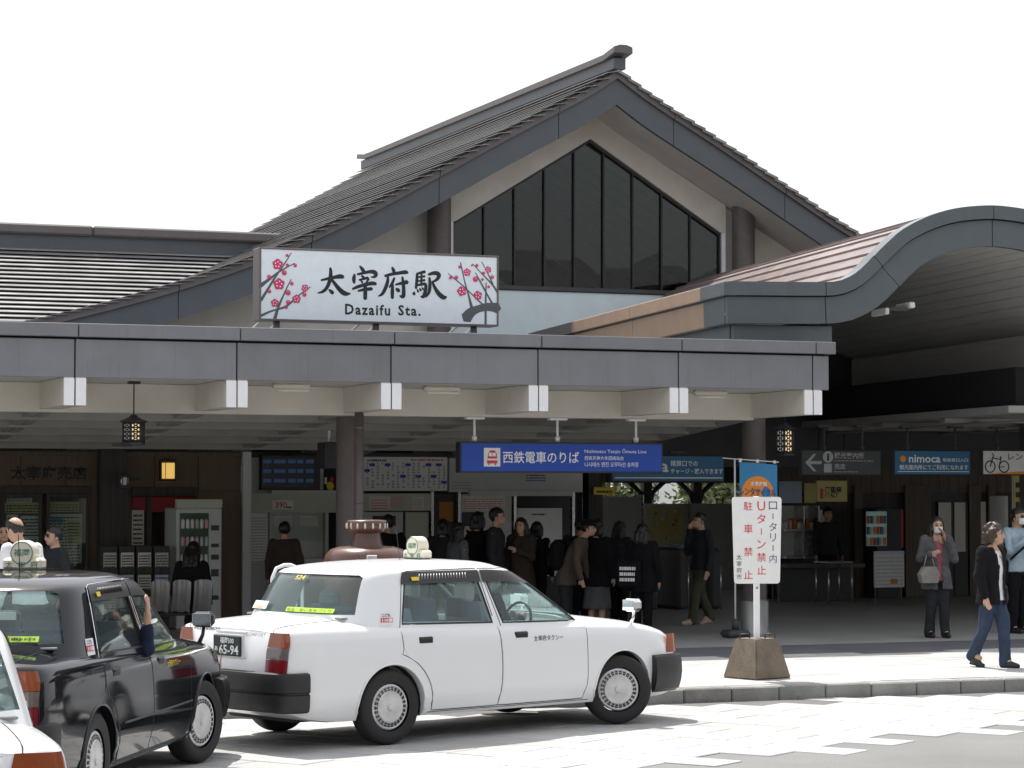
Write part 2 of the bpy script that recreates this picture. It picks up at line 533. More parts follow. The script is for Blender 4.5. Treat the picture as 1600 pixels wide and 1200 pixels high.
for k, c in enumerate(slabs_in + slabs_rest):
    if not clip_ok(c):
        cut.append(c); continue
    if k >= 295: slabs_rest.append(c) if c not in slabs_rest else None; continue
    o = bpy.data.objects.new('slab', RND.choice(_slab_mesh)); COL.objects.link(o)
    o.parent = road_paving
    o.location = (c.x, c.y, -.007 + RND.uniform(-.002, .002)); o.rotation_euler = (RND.uniform(-.002, .002), RND.uniform(-.002, .002), an + RND.uniform(-.004, .004))
# slabs cut along the kerb: clipped polygons
def clip_y(poly, ymax):
    out = []
    for a, b in zip(poly, poly[1:] + poly[:1]):
        if a[1] <= ymax: out.append(a)
        if (a[1] - ymax) * (b[1] - ymax) < 0:
            t = (ymax - a[1]) / (b[1] - a[1]); out.append((a[0] + (b[0] - a[0]) * t, ymax))
    return out
for k, c in enumerate(cut):
    poly = []
    for sx, sy in ((-1, -1), (1, -1), (1, 1), (-1, 1)):
        p = c + la * sx * (SL / 2 - .005) + lb * sy * (SWD / 2 - .005); poly.append((p.x, p.y))
    poly = clip_y(poly, 21.21)
    if len(poly) > 2:
        MB().prism(poly, 'z', -.01, .0085).build('slab', RND.choice(['slab', 'slab_b', 'slab_c']), road_paving)

# kerb of granite blocks
kerb = structure(MB().box(-12, 30, 21.27, 21.42, -.05, .122).build('kerb', 'mortar'))
_kb = [MB().bbox(-.252, .252, 21.245, 21.445, -.04, .14, .014).mesh('kerb_stone') for _ in range(2)]
_kb[0].materials.append(M['kerb_stone']); _kb[1].materials.append(M['kerb_stone_dark'])
k = 0; x = -12 + .257
while x < 30:
    o = bpy.data.objects.new('kerb_stone', _kb[1] if abs(x - 10.55) < .27 else _kb[0]); COL.objects.link(o); o.parent = kerb
    o.location = (x, RND.uniform(-.004, .004), RND.uniform(-.004, .003)); x += .514; k += 1
# pavement: pale slabs in the sun, then a dark strip, then the concourse floor
pavement = structure(MB().box(-40, 60, 21.45, 25.02, -.02, .128).build('pavement', 'mortar'))
pb = MB()
y = 21.455; r = 0
while y < 24.98:
    x = -8 + (r % 2) * .3
    while x < 26:
        pb.bbox(x + .004, x + .596, y + .004, y + .288, .1, .14 + RND.uniform(-.0015, .0015), .003, mi=RND.randrange(3))
        x += .6
    y += .292; r += 1
stuff(pb.build('paving_slabs', ['slab_b', 'slab', 'slab_c'], pavement, fix=False))
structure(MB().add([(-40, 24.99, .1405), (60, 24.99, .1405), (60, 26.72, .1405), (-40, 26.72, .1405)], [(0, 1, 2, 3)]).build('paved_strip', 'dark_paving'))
structure(MB().add([(-40, 26.72, .138), (60, 26.72, .138), (60, 60, .138), (-40, 60, .138)], [(0, 1, 2, 3)]).build('concourse_floor', 'floor_tile'))
# weeds in the gutter joint
mat('weed', (.06, .11, .025), .8, var=.3)
wd = MB()
for cx, n in ((10.35, 8), (11.3, 7), (11.75, 3)):
    for i in range(n):
        a = RND.uniform(0, 6.28); l = RND.uniform(.02, .05); x0 = cx + RND.uniform(-.06, .06); y0 = 21.225
        wd.add([(x0, y0, .0), (x0 + .006, y0, 0), (x0 + math.cos(a) * l * .7, y0 - abs(math.sin(a)) * l * .4, l)], [(0, 1, 2)])
w_ = wd.build('gutter_weeds', 'weed', fix=False); w_['label'] = 'small green weeds sprouting along the kerb joint'; stuff(w_)

# ================================================================== FRONT CANOPY
YF = 26.8
JX = [5.307 + 1.8436 * k for k in range(-5, 6)]
canopy = thing('station_canopy', 'long flat grey canopy with panelled fascia and white beam ends across the station front', 'canopy', (0, YF, 0))
XL, XR = JX[0] - 1.0, 14.76
edges = [XL] + JX + [XR]
for a, b in zip(edges, edges[1:]):
    MB().bbox(a + .008, b - .008, 0, .05, 3.292, 3.718, .006).build('fascia_panel', 'fascia', canopy)
edges[-1] = 14.84
for i, (a, b) in enumerate(zip(edges, edges[1:])):
    MB().bbox(a + .008 + (.03 if i else 0), b - .008 + .03 * (i < len(edges) - 2), -.045, .16, 3.742, 3.893, .006).build('fascia_cap', 'fascia', canopy)
bx('fascia_backing', XL, XR - .03, .055, .12, 3.295, 3.75, 'seam', canopy)
# right-hand return of the fascia
bx('fascia_return', XR - .02, XR + .02, .06, 9.3, 3.3, 3.72, 'fascia', canopy)
bx('fascia_return_cap', XR + .0, XR + .075, .17, 9.3, 3.74, 3.888, 'fascia', canopy)
bx('roof_deck', XL, XR - .03, .13, 9.6, 3.52, 3.72, 'verge', canopy)
bx('soffit', XL, XR - .03, .125, 1.62, 3.30, 3.5, 'soffit', canopy)
def inner(y): return 2.985 - .078 * max(0, y - 1.65)          # underside of the beams, falling towards the back
MB().prism([(1.63, 3.30), (9.6, inner(9.6) + .315), (9.6, inner(9.6) + .40), (1.63, 3.5)], 'x', XL, XR - .03).build('inner_ceiling', 'ceiling_dark', canopy)  # canopy shade put into the darker colour behind the light soffit
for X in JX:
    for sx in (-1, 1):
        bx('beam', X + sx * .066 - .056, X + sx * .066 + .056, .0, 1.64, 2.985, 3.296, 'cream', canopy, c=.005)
        MB().prism([(1.655, 2.985), (9.5, inner(9.5)), (9.5, inner(9.5) + .312), (1.655, 3.297)], 'x', X + sx * .066 - .056, X + sx * .066 + .056).build('inner_beam', 'ceiling_dark', canopy)  # same beams carried back; deep shade put into their colour
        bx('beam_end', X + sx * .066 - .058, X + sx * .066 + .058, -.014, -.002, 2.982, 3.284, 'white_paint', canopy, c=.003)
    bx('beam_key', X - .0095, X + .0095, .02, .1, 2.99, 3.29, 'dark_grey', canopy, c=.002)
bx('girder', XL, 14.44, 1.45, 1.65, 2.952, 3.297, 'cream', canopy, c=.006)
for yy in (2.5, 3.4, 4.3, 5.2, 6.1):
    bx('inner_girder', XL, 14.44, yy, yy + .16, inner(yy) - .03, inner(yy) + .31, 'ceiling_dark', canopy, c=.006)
for px in (545, 1178):
    X = at(px, 760, 28.9).x
    MB().lathe([(.158, .14), (.158, 3.31)], X, 28.9 - YF, 24).build('column', 'column', canopy, sharp=40)
    MB().lathe([(.20, .139), (.20, .17), (.185, .2), (.185, .58), (.165, .6)], X, 28.9 - YF, 24).build('column_base', 'steel_dull', canopy, sharp=40)
MB().lathe([(.158, .14), (.158, 2.951)], 3.4, 28.35 - YF, 24).build('column', 'column', canopy, sharp=40)
X = at(561, 700, 28.02).x
dp = MB().tube([(X, 28.02 - YF, 3.3), (X, 28.02 - YF, .14)], .056, 14).build('downpipe', 'column', canopy)
for z in (.8, 1.9, 2.8):
    MB().lathe([(.064, z - .02), (.064, z + .02)], X, 28.02 - YF, 14).build('pipe_bracket', 'column', dp)
for px in (455, 690, 1110):
    c = at(px, 604, 27.55)
    fx_ = MB().bbox(c.x - .23, c.x + .23, .70, .82, 3.235, 3.298, .02).build('light_fitting', 'cream', canopy)
    MB().lathe([(.016, -.2), (.016, .2)], c.x + .02, .76, 10, axis='x', cz=3.218).build('tube_lamp', 'sign_white', fx_)

structure(MB().box(-4, 24, 36.55, 36.7, 2.43, 3.6).build('leak_wall_rear', 'dark_grey'))  # wall added to close light leaks behind the canopy ceiling
# ================================================================== HALL with the big gable
YV, YW = 37.0, 38.2
GX = 16.38
_ze = [(0, 8.93), (.56, 8.57), (1.93, 7.82), (3.05, 7.185), (4.14, 6.575), (5.31, 5.985), (6.26, 5.575), (7.29, 5.20), (8.29, 4.883), (9.4, 4.58), (10.2, 4.40)]
def ze(u):
    u = abs(u)
    for k, ((a, b), (c, d)) in enumerate(zip(_ze, _ze[1:])):
        if a <= u <= c:
            # smooth (Catmull-Rom) interpolation
            p0 = _ze[k - 1] if k else (-.56, 8.588 + .784); p3 = _ze[k + 2] if k + 2 < len(_ze) else (2 * c - a, 2 * d - b)
            t = (u - a) / (c - a)
            m1 = (d - p0[1]) / (c - p0[0]) * (c - a); m2 = (p3[1] - b) / (p3[0] - a) * (c - a)
            if k == 0: m1 = d - b
            return (2 * t ** 3 - 3 * t * t + 1) * b + (t ** 3 - 2 * t * t + t) * m1 + (-2 * t ** 3 + 3 * t * t) * d + (t ** 3 - t * t) * m2
    return _ze[-1][1]
hall = thing('station_hall', 'tall station hall with curved gable roof, glazed gable and grey verge boards', 'building', (GX, YV, 0))
YB = 13.5            # roof length towards the back
for sg in (-1, 1):
    N = 44; U = 9.9
    us = [U * i / N for i in range(N + 1)]
    # roof slab with light underside
    mb = MB()
    top = [(sg * u, ze(u) - .01) for u in us]; bot = [(sg * u, ze(u) - .43) for u in us]
    mb.prism(top + bot[::-1], 'y', .09, YB)
    mb.build('roof_slab', 'soffit', hall)
    # verge boards in panels
    pe = [0, 1.05, 3.15, 5.3, 7.45, 9.9]
    for a, b in zip(pe, pe[1:]):
        n = 10; uu = [a + .006 + (b - a - .012) * i / n for i in range(n + 1)]
        if a == 0: uu[0] = 0.0
        MB().prism([(sg * u, ze(u) - .012) for u in uu] + [(sg * u, ze(u) - .445) for u in uu[::-1]], 'y', 0, .085).build('verge_board', 'verge', hall)
        MB().prism([(sg * u, ze(u) + .125) for u in uu] + [(sg * u, ze(u) - .008) for u in uu[::-1]], 'y', -.055, .12).build('verge_cap', 'verge_cap', hall)
    # tile courses, each its own stepped strip
    cw = .196; nC = int(U / cw)
    for i in range(nC):
        u0 = i * cw; u1 = u0 + cw * 1.12
        dz = ze(u0) - ze(u0 + cw); zb = ze(u0 + cw) + .10 + dz * .74
        zb += RND.uniform(-.004, .004); u0 -= .03; za = zb + (u1 - u0) * .26 * dz / cw
        if sg > 0: zb -= dz * .34; za = zb + (u1 - u0) * .7 * dz / cw
        tk_ = .012 if sg < 0 else .045
        MB().prism([(sg * u0, za), (sg * u1, zb), (sg * u1, zb - tk_), (sg * u0, za - tk_)], 'y', -.11 + RND.uniform(-.022, .012), YB + .05 + RND.uniform(-.02, .02)).build('roof_course', RND.choice(['roof_metal', 'roof_metal', 'roof_metal_b', 'roof_metal_c']), hall)
# ridge
bx('ridge_base', -.11, .11, -.13, YB + .1, 9.06, 9.25, 'verge', hall)
for k in range(5):
    a = -.28 + (YB + .5) / 5 * k; b = a + (YB + .5) / 5 - .012
    pr = lambda e: [(-.17, 9.24 + e), (-.165, 9.34 + e), (-.06, 9.375 + e), (.06, 9.375 + e), (.165, 9.34 + e), (.17, 9.24 + e)]
    mb = MB(); n = 6
    ys = [a + (b - a) * i / n for i in range(n + 1)]
    def lift(y): 
        e = min(y + .28, YB + .22 - y); return .07 * max(0, 1 - e / .6) ** 2
    vs = []
    for y in ys: vs += [(p[0], y, p[1]) for p in pr(lift(y))]
    fs = [(i * 6 + j, i * 6 + (j + 1) % 6, (i + 1) * 6 + (j + 1) % 6, (i + 1) * 6 + j) for i in range(n) for j in range(6)]
    fs += [tuple(range(6)), tuple(n * 6 + j for j in range(6))[::-1]]
    mb.add(vs, fs); mb.build('ridge_cap', 'verge_cap', hall)
# gable wall, window opening
yw = YW - YV
WL, WR, WB, WE, WA = -2.47, 2.47, 5.45, 6.54, 8.06
WX = -.04
mb = MB()
th = .22
def wpoly(pts, y0=yw, y1=yw + th, name='gable_wall', mtl='hall_cream'):
    return MB().prism(pts, 'y', y0, y1).build(name, mtl, hall)
def under(u): return ze(u) - .435
# cream wall either side
for sg in (-1, 1):
    e = sg * 2.57
    us = [2.57 + (8.6 - 2.57) * i / 8 for i in range(9)]
    wpoly([(e, 3.6)] + [(e, under(2.57))] + [(sg * u, under(u)) for u in us[1:]] + [(sg * 8.6, 3.6)])
# cream band following the slope above the window (stands forward of the glass)
for sg in (-1, 1):
    MB().prism([(0, WA), (sg * 2.47, WE), (sg * 2.57, WE), (sg * 2.57, under(2.57)), (sg * 1.3, under(1.3)), (0, under(0))], 'y', yw - .1, yw + .1).build('gable_band', 'hall_cream', hall)
    bx('window_jamb', sg * 2.57 if sg < 0 else 2.5, -2.5 if sg < 0 else 2.57, yw - .1, yw + .1, 4.6, WE - .002, 'white_paint', hall)
bx('panel_below_window', -2.52, 2.52, yw - .02, yw + .1, 3.6, 5.42, 'hall_blue', hall)
bx('window_sill', -2.56, 2.56, yw - .06, yw + .12, 5.425, 5.5, 'dark_grey', hall)
# panes and mullions
def ztop(u): return WA - (WA - WE) / 2.47 * abs(u)
xs = [-2.47 + 4.94 * i / 9 for i in range(10)]
for i, (a, b) in enumerate(zip(xs, xs[1:])):
    top = [(b, ztop(b)), (a, ztop(a))] if not (a < 0 < b) else [(b, ztop(b)), (0, WA), (a, ztop(a))]
    pane = MB().prism([(a + .02, 5.5), (b - .02, 5.5)] + [(min(max(p[0], a + .02), b - .02), p[1] - .02) for p in top], 'y', yw + .02, yw + .03).build('window_pane', 'pane_dark', hall)
    tl, tv = RND.uniform(-.02, .02), RND.uniform(-.006, .006)                # glazing never sits quite true
    for v in pane.data.vertices: v.co.y += (v.co.x - (a + b) / 2) * tl + (v.co.z - 6.5) * tv
for x in xs[1:-1]:
    bx('mullion', x - .013, x + .013, yw - .03, yw + .06, 5.5, ztop(x), 'black_metal', hall, c=.003)
for sg in (-1, 1):
    MB().prism([(0, WA), (sg * 2.47, WE), (sg * 2.47, WE - .05), (0, WA - .06)], 'y', yw - .04, yw + .05).build('window_frame', 'black_metal', hall)
    bx('window_frame', min(sg * 2.47, sg * 2.5), max(sg * 2.47, sg * 2.5), yw - .04, yw + .05, 5.5, WE, 'black_metal', hall, c=.003)
for sg in (-1, 1):
    X = sg * 2.82
    MB().lathe([(.2, 3.6), (.2, under(2.82) + .1)], X, yw - .28, 24).build('column', 'column', hall, sharp=40)
# inside: rafters under the slopes seen through the glass, dark back and side walls
for k in range(12):
    y = yw + .9 + k * .62
    for sg in (-1, 1):
        MB().prism([(0, under(0) - .05), (sg * 4.9, under(4.9) - .05), (sg * 4.9, under(4.9) - .32), (0, under(0) - .36)], 'y', y, y + .16).build('rafter', 'hall_cream', hall)
MB().prism([(-5, 3)] + [(-u, under(u) + .05) for u in (5, 4, 3, 2, 1, 0)] + [(u, under(u) + .05) for u in (1, 2, 3, 4, 5)] + [(5, 3)], 'y', 13.6, 13.75).build('back_wall', 'dark_grey', hall)
for sg in (-1, 1): bx('side_wall', min(sg * 4.9, sg * 5.0), max(sg * 4.9, sg * 5.0), yw + .25, 13.6, 3.0, 5.8, 'dark_grey', hall)
bx('hall_ceiling', -4.9, 4.9, yw + .25, 13.6, 4.55, 4.62, 'dark_grey', hall)

# ================================================================== LEFT WING with the long stepped roof
wing = thing('station_wing', 'low station wing with wide stepped metal roof catching the sun beside the hall', 'building', (0, 43, 0))
nW = 25; sW = .47; ex = .185
for i in range(nW):
    y0 = -.1 - i * ex; y1 = y0 - ex * 1.1
    z1 = 6.30 - (i + 1) * ex * sW + .05; y0 += .04; z0 = z1 + (y0 - y1) * sW * .5
    MB().prism([(y0, z0), (y1, z1), (y1, z1 - .012), (y0, z0 - .014)], 'x', -6, 12.6).build('roof_course', RND.choice(['roof_wing', 'roof_wing', 'roof_wing_b']), wing)
    # rear slope
for i in range(8):
    y0 = .1 + i * .6; z0 = 6.30 - i * .6 * sW
    MB().prism([(y0, z0), (y0 + .62, z0 - .62 * sW + .03), (y0 + .62, z0 - .62 * sW), (y0, z0 - .03)], 'x', -6, 12.3).build('rear_roof_course', 'roof_wing', wing)
MB().prism([(-4.8, 3.97), (0, 6.2), (4.8, 3.97), (4.8, 3.85), (-4.8, 3.85)], 'x', -5.9, 12.0).build('roof_core', 'dark_grey', wing)
bx('ridge_base', -6, 12.35, -.16, .16, 6.2, 6.56, 'verge', wing)
for k in range(5):
    bx('ridge_cap', -6.1 + k * 3.72, -6.1 + k * 3.72 + 3.705, -.27, .27, 6.55, 6.73, 'verge_cap', wing, c=.03)
bx('wall', -5.9, 11.5, -3.9, 4.2, .14, 3.9, 'hall_cream', wing)

# ================================================================== CURVED PORCH on the right
PA = R(-8.2)
porch = thing('curved_porch', 'entrance porch with an arched grey roof edge and reddish metal roof', 'canopy', (13.735, 27.6, 0), PA)
def at_porch(px, py):
    d = Vector(ray(px, py)); n = Vector((-math.sin(PA), math.cos(PA), 0)); o = Vector((13.735, 27.6, 0))
    t = n.dot(o) / n.dot(d); p = d * t + Vector((0, 0, H)) - o
    return (p.x * math.cos(PA) + p.y * math.sin(PA), p.z)
_pts = [at_porch(*p) for p in [(1135, 440), (1160, 440), (1294.8, 441.5), (1314, 438.5), (1336, 427), (1352.5, 411), (1369, 394), (1391, 373), (1407.5, 358), (1448.8, 337), (1490, 325), (1536.8, 321)]]
XC = _pts[-1][0] + .12
half = _pts
prof = half + [(2 * XC - x, z) for x, z in half[::-1]]
# resample smoothly
def chaikin(p, n):
    for _ in range(n):
        q = [p[0]]
        for a, b in zip(p, p[1:]):
            q += [(a[0] * .75 + b[0] * .25, a[1] * .75 + b[1] * .25), (a[0] * .25 + b[0] * .75, a[1] * .25 + b[1] * .75)]
        p = q + [p[-1]]
    return p
prof = chaikin(prof, 2)
def resample(p, step):
    d = [0]
    for a, b in zip(p, p[1:]): d.append(d[-1] + math.hypot(b[0] - a[0], b[1] - a[1]))
    n = max(2, round(d[-1] / step)); out = []; k = 0
    for i in range(n + 1):
        s = d[-1] * i / n
        while k < len(d) - 2 and d[k + 1] < s: k += 1
        t = (s - d[k]) / max(1e-9, d[k + 1] - d[k])
        out.append((p[k][0] + (p[k + 1][0] - p[k][0]) * t, p[k][1] + (p[k + 1][1] - p[k][1]) * t))
    return out
prof = resample(prof, .11)
def offset(p, h):
    out = []
    for i in range(len(p)):
        a = p[max(i - 1, 0)]; b = p[min(i + 1, len(p) - 1)]
        tx, tz = b[0] - a[0], b[1] - a[1]; l = math.hypot(tx, tz); tx /= l; tz /= l
        out.append((p[i][0] - tz * h, p[i][1] + tx * h))
    return out
pA, pB, pC = offset(prof, -.175), offset(prof, -.19), offset(prof, -.53)
PL = 10.6
# front bands in bent panels
n = len(prof)
joints = [0, 2 + n // 7, n // 7 + 9, n // 2, n - 10 - n // 7, n - 3 - n // 7, n - 1]
for a, b in zip(joints, joints[1:]):
    def band(top, bot, y0, y1, name, mtl):
        t = top[a:b + 1]; q = bot[a:b + 1]
        e = .006
        MB().prism([(t[0][0] + e, t[0][1])] + t[1:-1] + [(t[-1][0] - e, t[-1][1]), (q[-1][0] - e, q[-1][1])] + q[1:-1][::-1] + [(q[0][0] + e, q[0][1])], 'y', y0, y1).build(name, mtl, porch)
    band(prof, pA, -.05, .3, 'edge_cap', 'fascia_porch')
    band(pB, pC, 0, .1, 'edge_board', 'fascia_porch')
# roof sheets running back, each a strip with a raised seam edge
st = 2
for i in range(0, n - 1, st):
    j = min(i + st, n - 1)
    q = offset(prof, -.03)
    a, b = q[i], q[j]; up = 1 if b[1] >= a[1] - .002 else -1
    hi = .028
    if i < n // 2: pts = [(a[0], a[1] + hi), (b[0] + .01, b[1] + .004), (b[0] + .01, b[1] - .03), (a[0], a[1] - .03)]
    else: pts = [(a[0] - .01, a[1] + .004), (b[0], b[1] + hi), (b[0], b[1] - .03), (a[0] - .01, a[1] - .03)]
    ln = PL - (0 if i < n // 2 else 1.6)
    for y0, y1 in ((.31, 3.2 + RND.uniform(0, .5)), (3.9, 7.1 + RND.uniform(-.2, .2)), (7.4, ln)):
        y0b = .31 if y0 < 1 else yprev + .004
        MB().prism(pts, 'y', y0b, y1).build('roof_sheet', 'roof_red', porch); yprev = y1
# underside boards
pl = resample(offset(prof, -.42), .17)
for a, b in zip(pl, pl[1:]):
    tx, tz = b[0] - a[0], b[1] - a[1]; l = math.hypot(tx, tz); nx, nz = -tz / l, tx / l; g = .0035 / l
    a2 = (a[0] + tx * g, a[1] + tz * g); b2 = (b[0] - tx * g, b[1] - tz * g)
    MB().prism([a2, b2, (b2[0] + nx * .03, b2[1] + nz * .03), (a2[0] + nx * .03, a2[1] + nz * .03)], 'y', .1, PL - .1).build('soffit_board', 'porch_plank', porch)
q = offset(prof, -.34)
MB().prism(q + offset(prof, -.38)[::-1], 'y', .12, PL - .15).build('soffit_backing', 'dark_grey', porch)
q = offset(prof, -.07)
MB().prism(q + offset(prof, -.32)[::-1], 'y', .12, PL - .15).build('roof_core', 'dark_grey', porch)
# recessed third band under the level part, left parapet of brown copper sheets
z0 = half[0][1]
bx('lower_band', .12, 1.45, .1, .2, z0 - .80, z0 - .535, 'fascia_porch', porch)
bx('lower_band', .1, .2, .21, PL - .3, z0 - .80, z0 - .535, 'fascia_porch', porch)
ye = [.10, .95, 4.3, 7.6, PL - .1]
for i, (a, b) in enumerate(zip(ye, ye[1:])):
    mt = 'fascia_porch' if i == 0 else ('copper_brown' if i < 3 else 'verge_cap')  # last sheet darker: the hall's shade put into its colour
    bx('parapet_cap', -.05, .12, a + .008 if i else -.048, b - .008, z0 - .178, z0 + .0, mt, porch)
    bx('parapet_board', -.0, .1, a + .008, b - .008, z0 - .53, z0 - .195, mt, porch)
# right-hand edge girder, dark space above the lower passage ceiling
xr = 2 * XC
bx('edge_girder', xr - 1.6, xr - 1.2, .3, PL, 3.78, 4.3, 'porch_plank', porch)
for y in (1.0, 6.0): MB().lathe([(.17, .14), (.17, 4.2)], xr - .3, y, 20).build('column', 'column', porch, sharp=40)
_bi = offset(prof, -.40)
MB().prism([(_bi[0][0] + .2, 3.0)] + [p_ for p_ in _bi if _bi[0][0] + .2 < p_[0] < _bi[-1][0] - .2] + [(_bi[-1][0] - .2, 3.0)], 'y', PL - .3, PL - .2).build('light_gap_infill', 'dark_grey', porch)  # dark infill added to block the bright gap behind the porch
fl = MB().bbox(2.28, 2.34, .35, .85, 4.33, 4.42, .015).bbox(2.62, 2.70, .35, .85, 4.42, 4.5, .015).build('flood_light', 'sign_white', porch)
bx('lamp_louvre', 2.345, 2.615, .4, .8, 4.38, 4.43, 'dark_grey', fl)

# lower passage ceiling at the right of the concourse
passage = thing('passage_ceiling', 'low flat grey ceiling of the passage under the arched porch', 'ceiling', (18.5, 27.6, 0), PA)
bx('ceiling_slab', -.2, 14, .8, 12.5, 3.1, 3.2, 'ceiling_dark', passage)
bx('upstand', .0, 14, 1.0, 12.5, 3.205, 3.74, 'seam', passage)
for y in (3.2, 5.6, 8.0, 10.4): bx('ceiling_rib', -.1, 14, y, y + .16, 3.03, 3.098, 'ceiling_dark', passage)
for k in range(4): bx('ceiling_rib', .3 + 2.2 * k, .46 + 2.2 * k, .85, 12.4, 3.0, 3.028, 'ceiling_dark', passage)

# ================================================================== STATION NAME SIGN on the canopy roof
SY = 27.5
sign = thing('station_name_sign', 'white station name board with plum blossom painting on the canopy roof', 'sign', (0, SY, 0))
sx0, sx1, sz0, sz1 = 7.60, 10.60, 4.03, 4.89
bx('housing', sx0, sx1, .012, .28, sz0, sz1, 'verge_cap', sign)
for a in ((sx0, sx1, sz1 - .022, sz1), (sx0, sx1, sz0, sz0 + .022)): bx('frame_bar', a[0], a[1], -.012, .011, a[2], a[3], 'verge_cap', sign, c=.003)
for a in ((sx0, sx0 + .022), (sx1 - .022, sx1)): bx('frame_bar', a[0], a[1], -.0118, .011, sz0 + .0225, sz1 - .0225, 'verge_cap', sign, c=.003)
panel = MB().box(sx0 + .0225, sx1 - .0225, -.002, .0115, sz0 + .0225, sz1 - .0225).build('panel', 'board_white', sign)
for px in (432, 587, 740):
    X = at(px, 512, SY + .12).x
    bx('leg', X - .035, X + .035, .09, .15, 3.72, sz0, 'verge_cap', sign)
    for dx in (-.12, .1): MB().tube([(X + dx - .25, .9, 3.73), (X + dx, .2, sz0 + .05)], .014, 6).build('strut', 'sign_white', sign)
_yo = [-.003]
def ribbon(pts, mb, yoff):
    """pts: (X, Z, half width); smooth brush stroke with round ends"""
    P = [Vector((a, b)) for a, b, c in pts]; W = [c for a, b, c in pts]
    for _ in range(2):
        Q, V = [P[0]], [W[0]]
        for i in range(len(P) - 1):
            Q += [P[i] * .75 + P[i + 1] * .25, P[i] * .25 + P[i + 1] * .75]; V += [W[i] * .75 + W[i + 1] * .25, W[i] * .25 + W[i + 1] * .75]
        P, W = Q + [P[-1]], V + [W[-1]]
    vs = []; n = len(P)
    L, Rr = [], []
    for i in range(n):
        t = (P[min(i + 1, n - 1)] - P[max(i - 1, 0)]).normalized(); nn = Vector((-t.y, t.x))
        L.append(P[i] + nn * W[i]); Rr.append(P[i] - nn * W[i])
    t0 = (P[0] - P[1]).normalized() * W[0] * .7; t1 = (P[-1] - P[-2]).normalized() * W[-1] * .7
    loop = L + [P[-1] + t1] + Rr[::-1] + [P[0] + t0]
    m = len(loop)
    vs = [(p.x, yoff, p.y) for p in loop]
    fs = [(i, i + 1, 2 * n - i - 1, 2 * n - i) for i in range(n - 1)]
    fs = [(i, i + 1, m - 2 - (i + 1), m - 2 - i) for i in range(n - 1)] + [(n - 1, n, n + 1), (m - 2, m - 1, 0)]
    mb.add(vs, fs)
K = 240 / 1600
def sp(cx, cy, x0=480, y0=380, k=K):
    p = at(x0 + cx * k, y0 + cy * k, SY); return p.x, p.z
def strokes(S, name, mtl, x0=480, y0=380, k=K):
    mb = MB()
    for j, s in enumerate(S):
        wpx = k * 27.8 / F / 2
        ribbon([(*sp(a, b, x0, y0, k), c * wpx * 1.5) for a, b, c in s], mb, -.004 - .00025 * j)
    return mb.build(name, mtl, panel, fix=False)
strokes([[(145, 386, 14), (220, 368, 22), (300, 352, 26), (345, 345, 36), (375, 352, 26)], [(240, 258, 18), (246, 310, 28), (240, 370, 30), (215, 450, 26), (170, 505, 24), (108, 520, 8)],
         [(255, 380, 20), (300, 440, 28), (350, 500, 36), (400, 530, 36), (447, 525, 10)], [(225, 482, 10), (250, 505, 30), (268, 522, 24)]], 'brush_character', 'ink')
strokes([[(545, 238, 10), (570, 265, 28), (592, 300, 26)], [(492, 325, 16), (484, 370, 32), (488, 415, 18)], [(522, 325, 16), (580, 312, 20), (650, 295, 24), (705, 300, 34), (720, 335, 28), (690, 355, 18), (662, 352, 8)],
         [(566, 338, 14), (590, 362, 22)], [(540, 383, 12), (590, 371, 18), (632, 360, 20)], [(558, 385, 12), (574, 412, 16)], [(640, 372, 18), (612, 412, 12)],
         [(470, 478, 14), (520, 455, 24), (600, 432, 24), (680, 415, 30), (715, 425, 22)], [(530, 498, 14), (590, 482, 22), (672, 475, 26)], [(600, 420, 22), (605, 480, 30), (602, 580, 28)]], 'brush_character', 'ink')
strokes([[(883, 252, 16), (900, 285, 28), (905, 310, 24)], [(808, 342, 18), (880, 322, 24), (960, 310, 24), (1030, 300, 32), (1047, 312, 16)], [(840, 350, 18), (838, 400, 26), (815, 470, 28), (780, 535, 24), (740, 552, 8)],
         [(907, 362, 16), (885, 420, 24), (852, 462, 10)], [(888, 430, 20), (885, 500, 28), (886, 572, 24)], [(918, 433, 12), (975, 418, 22), (1042, 405, 32)],
         [(990, 352, 16), (1000, 420, 26), (1005, 500, 28), (1000, 565, 32), (962, 548, 10)], [(925, 472, 14), (945, 490, 34), (957, 502, 20)]], 'brush_character', 'ink')
strokes([[(1145, 318, 20), (1140, 400, 24), (1132, 470, 18)], [(1140, 320, 16), (1190, 305, 20), (1225, 298, 24)], [(1190, 310, 16), (1188, 440, 18)], [(1150, 355, 12), (1222, 345, 18)], [(1150, 395, 12), (1224, 385, 18)],
         [(1142, 440, 16), (1200, 425, 20), (1237, 425, 24), (1232, 490, 26), (1215, 560, 32), (1180, 555, 10)], [(1115, 508, 12), (1110, 532, 28)], [(1145, 480, 10), (1155, 507, 18)], [(1170, 470, 10), (1182, 494, 18)], [(1195, 462, 10), (1207, 482, 16)],
         [(1262, 327, 18), (1320, 308, 28), (1368, 318, 34), (1372, 350, 30), (1340, 390, 20), (1298, 402, 10)], [(1272, 360, 18), (1278, 440, 26), (1270, 510, 26), (1236, 562, 10)],
         [(1300, 400, 16), (1330, 470, 26), (1370, 530, 34), (1420, 570, 36), (1447, 560, 16)]], 'brush_character', 'ink')
a, b = at(539, 492.5, SY), at(657, 475.5, SY)
text('Dazaifu', 'ink', panel, a.x, at(609.5, 493, SY).x, at(575, 492.5, SY).z, at(575, 475.5, SY).z, -.004, bold=.028, space=1.22)
text('Sta.', 'ink', panel, at(622, 493, SY).x, at(657, 494, SY).x, at(640, 493.5, SY).z, at(640, 477, SY).z, -.004, bold=.028, space=1.22)
k1 = 120 / 1108; k2 = 100 / 923
